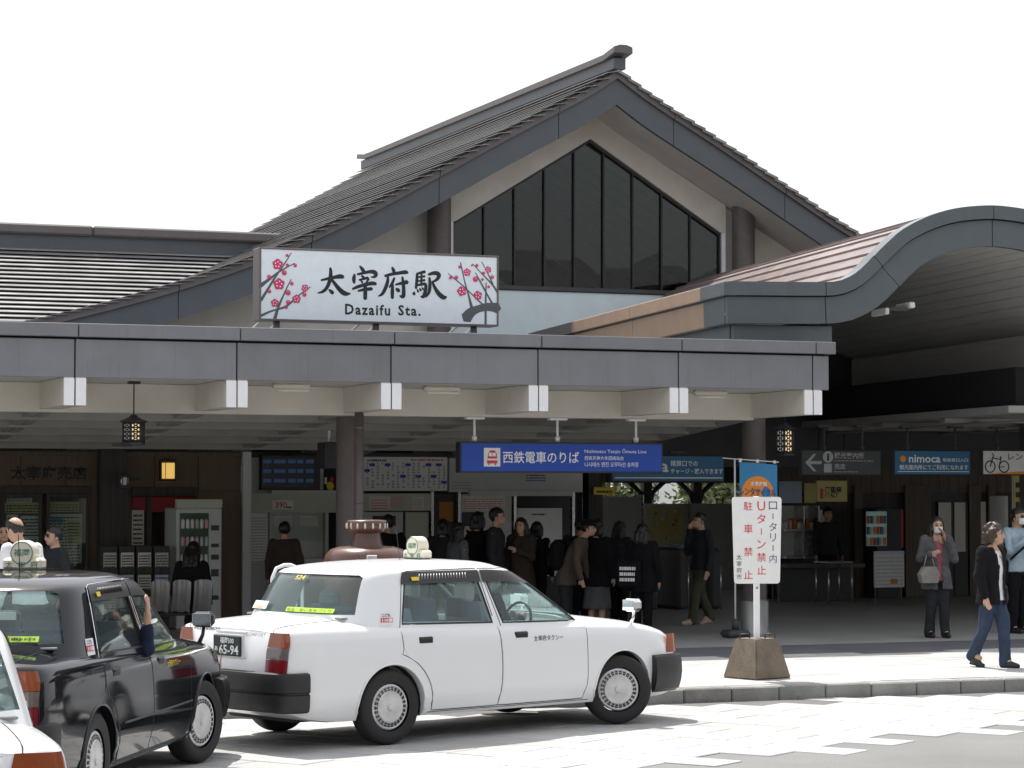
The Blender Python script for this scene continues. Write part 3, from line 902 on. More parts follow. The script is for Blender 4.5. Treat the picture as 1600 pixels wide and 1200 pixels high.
strokes([[(60, 615, 44), (180, 530, 26), (330, 410, 18), (450, 345, 12), (555, 290, 8)], [(70, 825, 30), (160, 680, 24), (250, 530, 22), (340, 400, 16), (440, 250, 12), (508, 140, 8)],
         [(270, 1085, 36), (320, 920, 24), (400, 740, 16), (460, 610, 12), (505, 525, 10)], [(75, 1045, 26), (200, 985, 18), (300, 955, 16), (400, 930, 22), (480, 880, 20), (560, 800, 14), (650, 725, 12), (785, 630, 8)]], 'plum_branch', 'ink_branch', 400, 380, k1)
strokes([[(270, 190, 14), (300, 320, 12), (340, 500, 14), (390, 660, 18), (435, 850, 36)], [(95, 345, 8), (180, 415, 14), (330, 540, 12), (450, 660, 12), (600, 800, 18)], [(445, 205, 8), (600, 370, 12), (740, 510, 20), (808, 625, 24)],
         [(575, 175, 8), (650, 310, 10), (700, 420, 14), (745, 515, 16)], [(487, 335, 8), (560, 470, 18), (640, 620, 16), (735, 790, 22)], [(640, 475, 10), (634, 700, 20), (632, 1075, 24)],
         [(350, 990, 120), (420, 900, 100), (520, 855, 70), (640, 825, 80), (740, 830, 90), (808, 845, 110)]], 'plum_branch', 'ink_branch', 690, 390, k2)
fm, fw = MB(), MB()
def flower(cx, cy, r, x0, y0, k, bud=False):
    X, Z = sp(cx, cy, x0, y0, k); q = k * 27.8 / F
    rr_ = r * q; n = 30; a0 = RND.uniform(0, 1.2)
    pts = [(X + rr_ * (1 if bud else (.78 + .24 * abs(math.cos(2.5 * (t + a0))))) * math.cos(t), Z + rr_ * (1 if bud else (.78 + .24 * abs(math.cos(2.5 * (t + a0))))) * math.sin(t)) for t in [2 * math.pi * i / n for i in range(n)]]
    yy = -.0085 - .0001 * (len(fm.f) % 7)
    fm.add([(a, yy, b) for a, b in pts], [tuple(range(n))])
    if not bud or r > 26:
        for i in range(5 if not bud else 2):
            t = a0 + i * 1.2566 + .5; rd = .46 * rr_
            c = (X + rd * math.cos(t), Z + rd * math.sin(t)); s_ = rr_ * .14
            fw.add([(c[0] + s_ * math.cos(u), -.0098, c[1] + s_ * math.sin(u)) for u in (0, 1.05, 2.1, 3.14, 4.2, 5.25)], [(0, 1, 2, 3, 4, 5)])
for c in ((310, 305, 82), (330, 590, 88), (582, 805, 66), (705, 648, 56), (270, 862, 62)): flower(*c, 400, 380, k1)
for c in ((447, 178, 22), (450, 317, 24), (562, 322, 28), (405, 427, 38), (185, 485, 30), (190, 695, 30), (515, 583, 28), (460, 715, 40), (460, 850, 32), (695, 742, 32), (435, 925, 24)): flower(*c, 400, 380, k1, True)
for c in ((365, 328, 60), (668, 290, 52), (288, 600, 76), (520, 660, 70)): flower(*c, 690, 390, k2)
for c in ((258, 252, 24), (125, 408, 24), (210, 402, 30), (505, 230, 26), (435, 228, 16), (602, 340, 24), (725, 398, 30), (485, 428, 42), (585, 432, 22), (675, 538, 22)): flower(*c, 690, 390, k2, True)
stuff(fm.build('plum_blossom', 'plum', panel, fix=False)); stuff(fw.build('blossom_stamens', 'text_white', panel, fix=False))

# ================================================================== HANGING SIGNS
def hung(name, label, px0, px1, py0, py1, Y, mtl, th=.14, rods=(), ztop=2.96, frame=True, cat='sign', rodmat='white_paint'):
    a, b = at(px0, py1, Y), at((px0 + px1) / 2, py0, Y); x1 = at(px1, py0, Y).x
    zb = at((px0 + px1) / 2, py1, Y).z
    t = thing(name, label, cat, (a.x, Y, zb))
    w_, h_ = x1 - a.x, b.z - zb
    bx('housing', 0, w_, .006, th, 0, h_, 'black_metal', t)
    f = MB().box(.02, w_ - .02, -.001, .0055, .02, h_ - .02).build('face', mtl, t)
    if frame:
        bx('frame_bar', 0, w_, -.008, .0052, 0, .0195, 'black_metal', t, c=.002); bx('frame_bar', 0, w_, -.008, .0052, h_ - .0195, h_, 'black_metal', t, c=.002)
    for r in rods:
        X = at(r, py0, Y).x - a.x
        rd = MB().tube([(X, th / 2, h_ + .0), (X, th / 2, ztop - zb)], .016, 10).build('rod', rodmat, t)
        MB().lathe([(.034, h_), (.034, h_ + .07)], X, th / 2, 12).build('rod_socket', rodmat, rd); MB().bbox(X - .12, X + .12, th / 2 - .05, th / 2 + .05, ztop - zb - .03, ztop - zb, .004).build('rod_plate', rodmat, rd)
    return t, f, w_, h_
t, f, W_, H_ = hung('direction_sign', 'blue hanging sign with white writing and a red train symbol', 719, 1036, 691, 739, 28.2, 'blue_sign', .17, (745, 875, 998), 2.952)
def fx(u): return u * W_
tk = MB().bbox(fx(.113), fx(.192), -.004, -.0012, H_ * .2, H_ * .8, .001).build('train_symbol', 'sign_white', f)
MB().prism([(fx(.127), H_ * .3), (fx(.133), H_ * .62), (fx(.143), H_ * .72), (fx(.165), H_ * .72), (fx(.175), H_ * .62), (fx(.178), H_ * .3)], 'y', -.006, -.0045).build('train_red', 'red_print', tk)
MB().box(fx(.136), fx(.151), -.0075, -.0062, H_ * .53, H_ * .645).box(fx(.154), fx(.170), -.0075, -.0062, H_ * .53, H_ * .645).box(fx(.130), fx(.176), -.0075, -.0062, H_ * .40, H_ * .455).build('train_windows', 'sign_white', tk, fix=False)
MB().box(fx(.134), fx(.141), -.006, -.0045, H_ * .25, H_ * .298).box(fx(.165), fx(.172), -.006, -.0045, H_ * .25, H_ * .298).build('train_buffers', 'red_print', tk, fix=False)
text('西鉄電車のりば', 'text_white', f, fx(.205), fx(.577), H_ * .31, H_ * .70, -.004, bold=.008)
text('Nishitetsu Tenjin Ōmuta Line', 'text_white', f, fx(.605), fx(.915), H_ * .62, H_ * .80, -.004, bold=0)
text('西铁天神大牟田线站台', 'text_white', f, fx(.605), fx(.80), H_ * .42, H_ * .56, -.004, bold=.004)
text('니시테쓰 텐진 오무타선 승차장', 'text_white', f, fx(.605), fx(.875), H_ * .20, H_ * .36, -.004, bold=.004)

def printlines(f, x0, x1, z0, z1, rows, mtl, y=-.003, fill=.55, seed=0):
    r = random.Random(seed); mb = MB(); hh = (z1 - z0) / rows
    for i in range(rows):
        x = x0
        while x < x1 - .01:
            l = r.uniform(.02, .09) * (x1 - x0) + .01
            mb.add([(x, y, z0 + hh * i), (min(x + l, x1), y, z0 + hh * i), (min(x + l, x1), y, z0 + hh * (i + fill)), (x, y, z0 + hh * (i + fill))], [(0, 1, 2, 3)])
            x += l + r.uniform(.01, .04) * (x1 - x0)
    return stuff(mb.build('small_print', mtl, f, fix=False))
t, f, W_, H_ = hung('card_sign', 'pale blue card sign half hidden behind the dark blue sign', 955, 1132, 711, 753, 32.6, 'blue_light', .1, (1010, 1060), 2.62, frame=False, rodmat='dark_grey')
text('nimoca', 'text_white', f, fx(.02), fx(.50), H_ * .36, H_ * .80, -.003, bold=.02)
text('精算口での', 'text_white', f, fx(.52), fx(.76), H_ * .58, H_ * .80, -.003); text('チャージ・購入できます', 'text_white', f, fx(.52), fx(.985), H_ * .30, H_ * .50, -.003)
MB().box(fx(.03), fx(.98), -.004, -.002, H_ * .13, H_ * .17).build('rule', 'text_white', f)
t, f, W_, H_ = hung('guide_sign', 'dark hanging guide sign with white arrow and information symbols', 1252, 1377, 703, 743, 31.5, 'dark_grey', .1, (1290, 1350), 3.0, frame=False, rodmat='dark_grey')
MB().prism([(fx(.05), H_ * .5), (fx(.15), H_ * .84), (fx(.185), H_ * .84), (fx(.11), H_ * .56), (fx(.25), H_ * .56), (fx(.25), H_ * .44), (fx(.11), H_ * .44), (fx(.185), H_ * .16), (fx(.15), H_ * .16)], 'y', -.006, -.002).build('arrow', 'text_grey', f)
MB().lathe([(.085, -.006), (.085, -.002)], fx(.33), 0, 20, axis='y', cz=H_ * .72).build('information_disc', 'text_grey', f)
text('i', 'ink', f, fx(.315), fx(.345), H_ * .58, H_ * .86, -.0075, bold=.04)
text('観光案内所', 'text_grey', f, fx(.41), fx(.78), H_ * .66, H_ * .90, -.004, bold=.02); text('売店', 'text_grey', f, fx(.41), fx(.545), H_ * .24, H_ * .46, -.004, bold=.02)
MB().box(fx(.28), fx(.375), -.006, -.002, H_ * .12, H_ * .46).build('shop_symbol', 'text_grey', f)
printlines(f, fx(.41), fx(.9), H_ * .56, H_ * .61, 1, 'text_grey', seed=1); printlines(f, fx(.41), fx(.7), H_ * .13, H_ * .18, 1, 'text_grey', seed=2)
t, f, W_, H_ = hung('card_sign', 'blue card sign with orange mark hanging above the woman in grey', 1397, 1517, 703, 743, 31.5, 'blue_light', .08, (1420, 1495), 3.0, frame=False, rodmat='dark_grey')
MB().lathe([(.05, -.006), (.05, -.002)], fx(.115), 0, 18, axis='y', cz=H_ * .64).build('orange_mark', 'orange_print', f)
text('nimoca', 'text_white', f, fx(.19), fx(.60), H_ * .50, H_ * .80, -.003, bold=.02); text('取扱窓口入口', 'text_white', f, fx(.63), fx(.96), H_ * .54, H_ * .68, -.003)
text('観光案内所にてご利用になれます', 'text_white', f, fx(.07), fx(.96), H_ * .22, H_ * .42, -.003); MB().box(fx(.05), fx(.97), -.004, -.002, H_ * .14, H_ * .165).build('rule', 'text_white', f)
t, f, W_, H_ = hung('bicycle_sign', 'white hanging sign with a black bicycle drawing at the right edge', 1535, 1668, 703, 743, 31.5, 'sign_white', .08, (1560, 1640), 3.0, frame=False, rodmat='dark_grey')
for cx in (.09, .25):
    MB().tube([(fx(cx) + .085 * math.cos(u), -.005, H_ * .34 + .085 * math.sin(u)) for u in [2 * math.pi * i / 18 for i in range(18)]], .009, 5, closed=True).build('bicycle_wheel', 'ink', f)
MB().tube([(fx(.09), -.005, H_ * .34), (fx(.13), -.005, H_ * .80), (fx(.11), -.005, H_ * .86)], .009, 5).tube([(fx(.12), -.005, H_ * .68), (fx(.21), -.005, H_ * .62), (fx(.19), -.005, H_ * .32), (fx(.25), -.005, H_ * .34)], .009, 5).tube([(fx(.215), -.005, H_ * .74), (fx(.21), -.005, H_ * .62)], .012, 5).build('bicycle_frame', 'ink', f)
text('レンタサイクル', 'navy_print', f, fx(.30), fx(.96), H_ * .60, H_ * .88, -.003, bold=.015)
MB().prism([(0.02, .02), (W_ * .97, .02), (W_ * .97, H_ * .42), (W_ * .55, H_ * .18)], 'y', -.004, -.002).build('orange_swoosh', 'orange_print', f)

# ================================================================== NO-PARKING SIGN on its concrete foot
c = gz(1179, 1062, .14)
sp_ = thing('no_parking_sign', 'white notice plate on a post in a concrete foot at the kerb', 'sign post', (c.x + .13, c.y + .2, .142), R(-17))
def frus(mb, b, t_, h, z=0):
    vs = [(sx * b, sy * b, z) for sx, sy in ((-1, -1), (1, -1), (1, 1), (-1, 1))] + [(sx * t_, sy * t_, z + h) for sx, sy in ((-1, -1), (1, -1), (1, 1), (-1, 1))]
    return mb.add(vs, [(3, 2, 1, 0), (4, 5, 6, 7), (0, 1, 5, 4), (1, 2, 6, 5), (2, 3, 7, 6), (3, 0, 4, 7)])
ft = frus(MB(), .25, .158, .40); me = ft.mesh('foot')
bm = bmesh.new(); bm.from_mesh(me); bmesh.ops.bevel(bm, geom=list(bm.edges), offset=.014, segments=2, affect='EDGES'); bm.to_mesh(me); bm.free()
fo = link('concrete_foot', me, 'concrete_base', sp_); fo.rotation_euler = (0, 0, R(34))
for sx in (-1, 1): MB().tube([(sx * .13 - .05, -.03, .395), (sx * .13 - .05, -.03, .44), (sx * .13 + .05, -.03, .445), (sx * .13 + .05, -.03, .395)], .008, 6).build('lifting_loop', 'black_metal', sp_)
bx('post', -.03, .03, -.02, .02, .39, 1.84, 'white_paint', sp_, c=.006)
PZ0, PZ1, PW = .955, 1.835, .255
pm = MB(); rad = .03
pts = []
for (cx, cz, a0) in ((PW - rad, PZ1 - rad, 0), (-PW + rad, PZ1 - rad, 90), (-PW + .02 + rad, PZ0 + rad, 180), (PW - .02 - rad, PZ0 + rad, 270)):
    pts += [(cx + rad * math.cos(R(a0 + q)), cz + rad * math.sin(R(a0 + q))) for q in (0, 30, 60, 90)]
pp = pm.prism(pts, 'y', -.034, -.022).build('plate', 'sign_white', sp_)
vtext('ロータリー内', 'navy_print', pp, .165, .085, 1.79, .108, -.0355, h=.085, bold=.002)
vtext('Uターン禁止', 'red_print', pp, .045, .092, 1.79, .130, -.0355, h=.095, bold=.006)
for i, ch in enumerate('駐車禁止'): text(ch, 'red_print', pp, -.135, -.045, 1.695 - i * .232, 1.79 - i * .232, -.0355, bold=.006, keep=True)
vtext('太宰府市', 'ink', pp, -.185, .06, 1.25, .066, -.0355, h=.054, bold=.001)
bx('bolt', -.012, .012, -.026, -.02, .90, .924, 'steel_dull', sp_, c=.004)

# ================================================================== RENTAL-CYCLE BANNER
c = at(1149, 984, 28.35)
bn = thing('banner', 'blue and orange rental cycle banner on a pole behind the white notice', 'banner', (c.x, c.y, .14))
dpt = c.x * _fx + c.y * _fy; m_px = dpt / F
zt = at(1150, 717, c.y).z - .14
MB().tube([(0, 0, .12), (0, 0, zt)], .012, 8).build('pole', 'white_paint', bn)
MB().tube([(-.17, 0, zt + .01), (.64, 0, zt - .04)], .007, 6).build('top_rod', 'white_paint', bn)
MB().bbox(-.16, .16, -.16, .16, 0, .1, .04).lathe([(.05, .1), (.04, .2), (.02, .24)], 0, 0, 12).build('water_foot', 'dark_grey', bn)
def clf(x0, x1, z0, z1, dy):
    return lambda u, v: (x0 + (x1 - x0) * u, dy + .025 * math.sin(5 * u + 2 * v) * (1 - .6 * v), z0 + (z1 - z0) * v - .035 * u * v)
cb, ct = .74, zt - .04
cl = MB().grid(clf(.075, .62, cb, ct, 0), 14, 20).build('cloth', 'banner_blue', bn, fix=False)
MB().grid(lambda u, v: clf(.075, .62, cb, ct, -.004)(u, v * .07), 14, 4).build('cloth_band', 'paper_yellow', cl, fix=False)
zc = ct - .40
def wr(x, z, e): 
    u = (x - .075) / .545; v = (z - cb) / (ct - cb); return clf(.075, .62, cb, ct, e)(u, v)
sun_ = MB()
vs = [wr(.335, zc, -.004)] + [wr(.335 + .23 * math.cos(q), zc + .23 * math.sin(q), -.004) for q in [2 * math.pi * i / 36 for i in range(36)]]
sun_.add(vs, [(0, i + 1, (i + 1) % 36 + 1) for i in range(36)]); sun_.build('orange_disc', 'orange_print', cl, fix=False)
def cltext(s, mtl, x0, x1, z0, z1, e=-.010, bold=.02):
    o = text(s, mtl, cl, x0, x1, z0, z1, 0, bold=bold)
    for v in o.data.vertices: v.co = wr(v.co.x, v.co.z, e)
cltext('レンタサイクル', 'navy_print', .08, .59, zc - .03, zc + .075, bold=.03); cltext('太宰府駅', 'text_white', .22, .46, zc + .10, zc + .16); cltext('500円', 'red_print', .16, .52, zc - .24, zc - .10, bold=.04)
for x in (.08, .33, .58): MB().bbox(x - .02, x + .02, -.01, .01, ct - .03 * x, ct + .05 - .05 * x, .004).build('tab', 'sign_white', bn)

# ================================================================== LANTERNS
mat('lantern_glow', (.75, .6, .35), .6, var=.1, emit=(1.0, .72, .36), estr=.55)
mat('lantern_pane', (.5, .5, .45), .6, var=.1, emit=(.8, .85, .8), estr=.10)
def lantern(label, px, ytop, ybot, Y, zhang):
    t_, b_ = at(px, ytop, Y), at(px, ybot, Y)
    t = thing('hanging_lantern', label, 'lantern', (t_.x, Y, b_.z), group='lanterns hanging from the canopy')
    h = t_.z - b_.z; r = .125
    hx = lambda rr, k: (rr * math.cos(k * math.pi / 3), rr * math.sin(k * math.pi / 3))
    MB().lathe([(.03, h + .03), (.06, h), (.165, h - .045), (.155, h - .06), (.12, h - .06)], 0, 0, 6, smooth=False).build('roof', 'black_metal', t)
    MB().lathe([(.13, 0), (.14, .025), (.115, .04)], 0, 0, 6, smooth=False).build('base', 'black_metal', t)
    MB().tube([(0, 0, h + .02), (0, 0, zhang - b_.z)], .008, 6).build('chain', 'black_metal', t); bx('ceiling_rose', -.07, .07, -.05, .05, zhang - b_.z - .03, zhang - b_.z, 'black_metal', t)
    for k in range(6):
        a, b = hx(r, k), hx(r, k + 1)
        MB().tube([(a[0], a[1], .03), (a[0], a[1], h - .055)], .009, 5).build('corner_bar', 'black_metal', t)
        d = Vector((b[0] - a[0], b[1] - a[1])); q = lambda u, z, e: (a[0] * e + d.x * u * e + a[0] * 0, a[1] * e + d.y * u * e, z)
        pn = MB().add([q(.1, .05, .93), q(.9, .05, .93), q(.9, h - .07, .93), q(.1, h - .07, .93)], [(0, 1, 2, 3)]).build('pane', 'lantern_glow' if k == 4 else 'lantern_pane', t, fix=False)
        mb = MB()
        for j in range(5):
            z0 = .05 + (h - .12) * j / 4
            mb.tube([q(.06, z0, .97), q(.94, z0, .97)], .007, 4)
            if j < 4:
                z1 = .05 + (h - .12) * (j + 1) / 4
                mb.tube([q(.12, z0, .97), q(.88, z1, .97)], .006, 4).tube([q(.88, z0, .97), q(.12, z1, .97)], .006, 4)
        for u in (.1, .36, .64, .9): mb.tube([q(u, .04, .965), q(u, h - .06, .965)], .006, 4)
        mb.build('lattice', 'black_metal', t)
    return t
lantern('black lattice lantern hanging left, above the souvenir shop front', 209, 652, 695, 27.7, 3.3)
lantern('black lattice lantern hanging right, near the arched porch', 1226, 664, 712, 28.6, 3.1)

# ================================================================== TAXIS
mat('paint_white', (.78, .79, .80), .3, var=0, coat=.6)
mat('paint_black', (.010, .011, .014), .06, var=0, spec=.5)
mat('rubber', (.018, .018, .019), .75, var=.2, scale=20, bump=.1)
mat('bumper_black', (.02, .02, .021), .5, var=.15, scale=10)
mat('trim_black', (.012, .012, .013), .45, var=0)
mat('hubcap', (.62, .62, .62), .38, .55, var=.12, scale=10)
mat('visor_plastic', (.035, .033, .032), .3, var=0, spec=.4)
mat('lamp_red', (.19, .008, .014), .12, var=.1, scale=12, coat=.5)
mat('lamp_amber', (.27, .055, .012), .12, var=.1, scale=12, coat=.5)
mat('lamp_clear', (.16, .13, .125), .12, var=.1, scale=12, coat=.5)
mat('cabin_trim', (.20, .21, .21), .8, var=.1)
mat('seat_grey', (.30, .36, .43), .85, var=.15)
mat('cabin_dark', (.035, .036, .038), .8, var=.1)
flat('plate_green', (.008, .032, .021), .5)

CL, CW = 4.58, .845
AX_R, AX_F = 1.06, 3.74
def _li(tab, x):
    if x <= tab[0][0]: return tab[0][1]
    for k, ((a, b), (c, d)) in enumerate(zip(tab, tab[1:])):
        if x <= c:
            t = (x - a) / (c - a); p = tab[k - 1][1] if k else b; q = tab[k + 2][1] if k + 2 < len(tab) else d
            p0x = tab[k - 1][0] if k else a - (c - a); p3x = tab[k + 2][0] if k + 2 < len(tab) else c + (c - a)
            m1 = (d - p) / (c - p0x) * (c - a); m2 = (q - b) / (p3x - a) * (c - a)
            v = (2 * t ** 3 - 3 * t * t + 1) * b + (t ** 3 - 2 * t * t + t) * m1 + (-2 * t ** 3 + 3 * t * t) * d + (t ** 3 - t * t) * m2
            return min(max(v, min(b, d)), max(b, d))
    return tab[-1][1]
_w = [(0, .715), (.02, .755), (.06, .787), (.14, .808), (.35, .825), (.9, .842), (2.2, .845), (3.3, .84), (3.9, .825), (4.25, .80), (4.42, .775), (4.51, .735), (4.56, .66), (4.58, .60)]
_zs = [(0, .925), (.05, .955), (.3, .965), (1.0, .96), (2.2, .935), (3.2, .905), (3.5, .895), (4.0, .86), (4.35, .79), (4.5, .735), (4.58, .69)]
_zt = [(0, .965), (.04, .998), (.12, 1.012), (.35, 1.035), (.6, 1.05), (1.2, 1.05), (3.1, .99), (3.38, .985), (3.7, .955), (4.1, .905), (4.4, .845), (4.53, .79), (4.58, .74)]
_zb = [(0, .30), (.25, .24), (.6, .205), (4.0, .205), (4.35, .22), (4.58, .28)]
def ring(x):
    w_, s, t, b = _li(_w, x), _li(_zs, x), _li(_zt, x), _li(_zb, x)
    return [(0, b), (w_ * .80, b), (w_ * .925, b + .012), (w_ * .958, b + .05), (w_ * .968, b + .11), (w_ * .990, b + .16), (w_, .46), (w_, .56), (w_ * .997, .68),
            (w_ * .985, s - .10), (w_ * .972, s - .045), (w_ * .952, s - .012), (w_ * .915, s + .012), (w_ * .80, s + (t - s) * .55), (w_ * .55, s + (t - s) * .86), (w_ * .28, s + (t - s) * .97), (0, t)]
def side_y(x, z):
    r = ring(x)
    for (y0, z0), (y1, z1) in zip(r[2:], r[3:]):
        if z0 <= z <= z1 and z1 > z0: return y0 + (y1 - y0) * (z - z0) / (z1 - z0)
    return r[7][0]
def body_mesh():
    xs = [0, .008, .02, .04, .07, .11, .17, .25, .36, .5, .66, .82, .95, 1.1, 1.3, 1.6, 1.95, 2.3, 2.65, 2.95, 3.15, 3.3, 3.4, 3.55, 3.7, 3.85, 4.0, 4.12, 4.24, 4.34, 4.42, 4.48, 4.52, 4.55, 4.57, 4.58]
    mb = MB(); n = None; vs = []
    for x in xs:
        r = ring(x)
        full = [(-y, z) for y, z in r[1:-1]] 
        loop = [r[0]] + r[1:-1] + [r[-1]] + full[::-1]
        n = len(loop)
        for y, z in loop:
            # tail leans: bottom tucked, boot edge over
            lean = 0
            if x < .3: lean = (.035 * max(0, (z - .62)) / .35) * (1 - x / .3) + (.05 * max(0, .5 - z) / .25) * (1 - x / .3)
            if x > 4.3: lean = -(.10 * max(0, z - .5) / .3) * ((x - 4.3) / .28)
            vs.append((x + lean, y, z))
    N = len(xs)
    fs = [(i * n + k, i * n + (k + 1) % n, (i + 1) * n + (k + 1) % n, (i + 1) * n + k) for i in range(N - 1) for k in range(n)]
    fs += [tuple(range(n))[::-1], tuple((N - 1) * n + k for k in range(n))]
    mb.add(vs, fs, 0, True)
    return mb
# cabin: stacked plan outlines
_cr = [(.86, .47), (.97, .535), (1.05, .585), (1.2, .675), (1.34, .765), (1.40, .825), (1.435, .91), (1.46, 1.06), (1.48, 1.36), (1.492, 1.62)]     # (z, x rear)
_cf = [(.86, 3.52), (.97, 3.40), (1.05, 3.28), (1.2, 3.05), (1.34, 2.80), (1.40, 2.69), (1.435, 2.60), (1.46, 2.52), (1.48, 2.40), (1.492, 2.22)]
_cw = [(.86, .815), (.97, .792), (1.05, .772), (1.2, .732), (1.34, .692), (1.40, .668), (1.435, .635), (1.46, .58), (1.48, .47), (1.492, .28)]
def cab_loop(z, inset=0, N=56):
    a, b, h = _li(_cr, z) + inset, _li(_cf, z) - inset, _li(_cw, z) - inset
    cx, hx = (a + b) / 2, (b - a) / 2
    out = []
    e = 7.0 if z < 1.43 else 5.0
    for k in range(N):
        t = 2 * math.pi * k / N
        c, s = math.cos(t), math.sin(t)
        y = h * math.copysign(abs(s) ** (2 / e), s); x = hx * math.copysign(abs(c) ** (2 / e), c)
        bow = 1 - .10 / hx * (abs(y) / h) ** 2 if True else 1
        out.append((cx + x * bow, y))
    return out
def cab_mesh(inset=0, z0=.88, dz=0, N=56):
    zs = [z0, .97, 1.05, 1.12, 1.2, 1.27, 1.34, 1.375, 1.40, 1.42, 1.435, 1.448, 1.46, 1.471, 1.48, 1.487, 1.492]
    mb = MB(); vs = []
    for z in zs:
        vs += [(x, y, z - (dz if z > 1.39 else dz * max(0, (z - 1.3) / .1))) for x, y in cab_loop(z, inset, N)]
    fs = [(i * N + k, i * N + (k + 1) % N, (i + 1) * N + (k + 1) % N, (i + 1) * N + k) for i in range(len(zs) - 1) for k in range(N)]
    fs += [tuple(range(N))[::-1], tuple((len(zs) - 1) * N + k for k in range(N))]
    return mb.add(vs, fs, 0, True)
def tmp(mb, name='t'):
    o = mb.build(name, 'paint_white'); return o
def boolean(o, others, op='DIFFERENCE'):
    for c in others:
        m = o.modifiers.new('b', 'BOOLEAN'); m.operation = op; m.object = c; m.solver = 'EXACT'
    for c in others: TS.collection.objects.link(c)
    me = bake(o)
    for c in others + [o]: bpy.data.objects.remove(c)
    me.materials.clear()
    return me
WIN_RD = [(1.20, .985), (1.30, 1.33), (1.325, 1.372), (1.38, 1.388), (2.09, 1.398), (2.195, .965)]
WIN_FD = [(2.315, .96), (2.175, 1.398), (2.53, 1.39), (2.60, 1.368), (3.25, .945)]
REAR_G = [(-.685, 1.07), (-.60, 1.37), (-.56, 1.392), (.56, 1.392), (.60, 1.37), (.685, 1.07)]
FRONT_G = [(-.70, 1.0), (-.59, 1.375), (-.56, 1.395), (.56, 1.395), (.59, 1.375), (.70, 1.0)]
def grow(p, g):
    cx = sum(a for a, b in p) / len(p); cz = sum(b for a, b in p) / len(p)
    return [(a + g * (1 if a > cx else -1), b + g * (1 if b > cz else -1)) for a, b in p]
def cutters(g=0, which=None):
    L = [('s', WIN_RD, -1), ('s', WIN_RD, 1), ('s', WIN_FD, -1), ('s', WIN_FD, 1), ('r', REAR_G, 0), ('f', FRONT_G, 0)]
    out = []
    for i, (k, p, sg) in enumerate(L):
        if which is not None and i not in which: continue
        p = grow(p, g)
        if k == 's': out.append(tmp(MB().prism(p, 'y', .3 * sg, 1.0 * sg)))
        elif k == 'r': out.append(tmp(MB().prism(p, 'x', .2, 1.1)))
        else: out.append(tmp(MB().prism(p, 'x', 2.55, 3.7)))
    return out
# --- shared meshes
ME = {}
wells = [tmp(MB().lathe([(.352, sg * .50), (.352, sg * 1.0)], x, 0, 40, axis='y', cz=.31)) for x in (AX_R, AX_F) for sg in (-1, 1)]
pit = tmp(MB().box(1.12, 3.2, -.70, .70, .42, 1.3))
ME['body'] = boolean(tmp(body_mesh()), wells + [pit])
ME['cabin'] = boolean(tmp(cab_mesh()), [tmp(cab_mesh(.045, .80, .035))] + cutters())
gl = []
for i in range(6):
    sh = tmp(cab_mesh(.010, .84, .006)); c = cutters(.012, [i])
    gl.append(boolean(sh, [tmp(cab_mesh(.016, .80, .012))], 'DIFFERENCE'))
    o_ = bpy.data.objects.new('t', gl[-1]); COL.objects.link(o_)
    gl[-1] = boolean(o_, c, 'INTERSECT')
ME['glass'] = gl
def inst(name, me, mats, parent, sharp=38):
    m2 = me.copy()
    return link(name, m2, mats, parent, sharp)
def surf_strip(pts, off, wd, sy):
    """ribbon following (x,z) points on the body side"""
    mb = MB()
    mb.tube([(x, sy * (side_y(x, z) + off), z) for x, z in pts], wd, 6)
    return mb
def door_patch(xl, xr, z0, z1, sy, off=.0035):
    def f(u, v):
        z = z0 + (z1 - z0) * v; a, b = xl(z), xr(z); x = a + (b - a) * u
        e = off if 0.001 < u < .999 and .001 < v < .999 else -.004
        return (x, sy * (side_y(x, z) + e), z)
    us = [0, .006] + [i / 10 for i in range(1, 10)] + [.994, 1]
    def g(i, j): return f(us[round(i * (len(us) - 1))], us[round(j * (len(us) - 1))])
    return MB().grid(g, len(us) - 1, len(us) - 1)
def arch_x(z, c, r, sg):
    h = abs(z - .31); return c + sg * (math.sqrt(max(0, r * r - h * h)) if h < r else 0)
rd_l = lambda z: max(1.17 - (.05 if z < .8 else 0) * 0, arch_x(z, AX_R, .44, 1)) if z < .75 else 1.17 + (.93 - z) * .1
rd_r = lambda z: 2.268 - .03 * ((z - .6) / .35) ** 2 if z > .6 else 2.268 - .035 * ((.6 - z) / .35) ** 2
fd_l = lambda z: rd_r(z) + .008
fd_r = lambda z: 3.285 + .02 * max(0, (z - .75)) - .05 * (max(0, .45 - z) / .2) ** 2

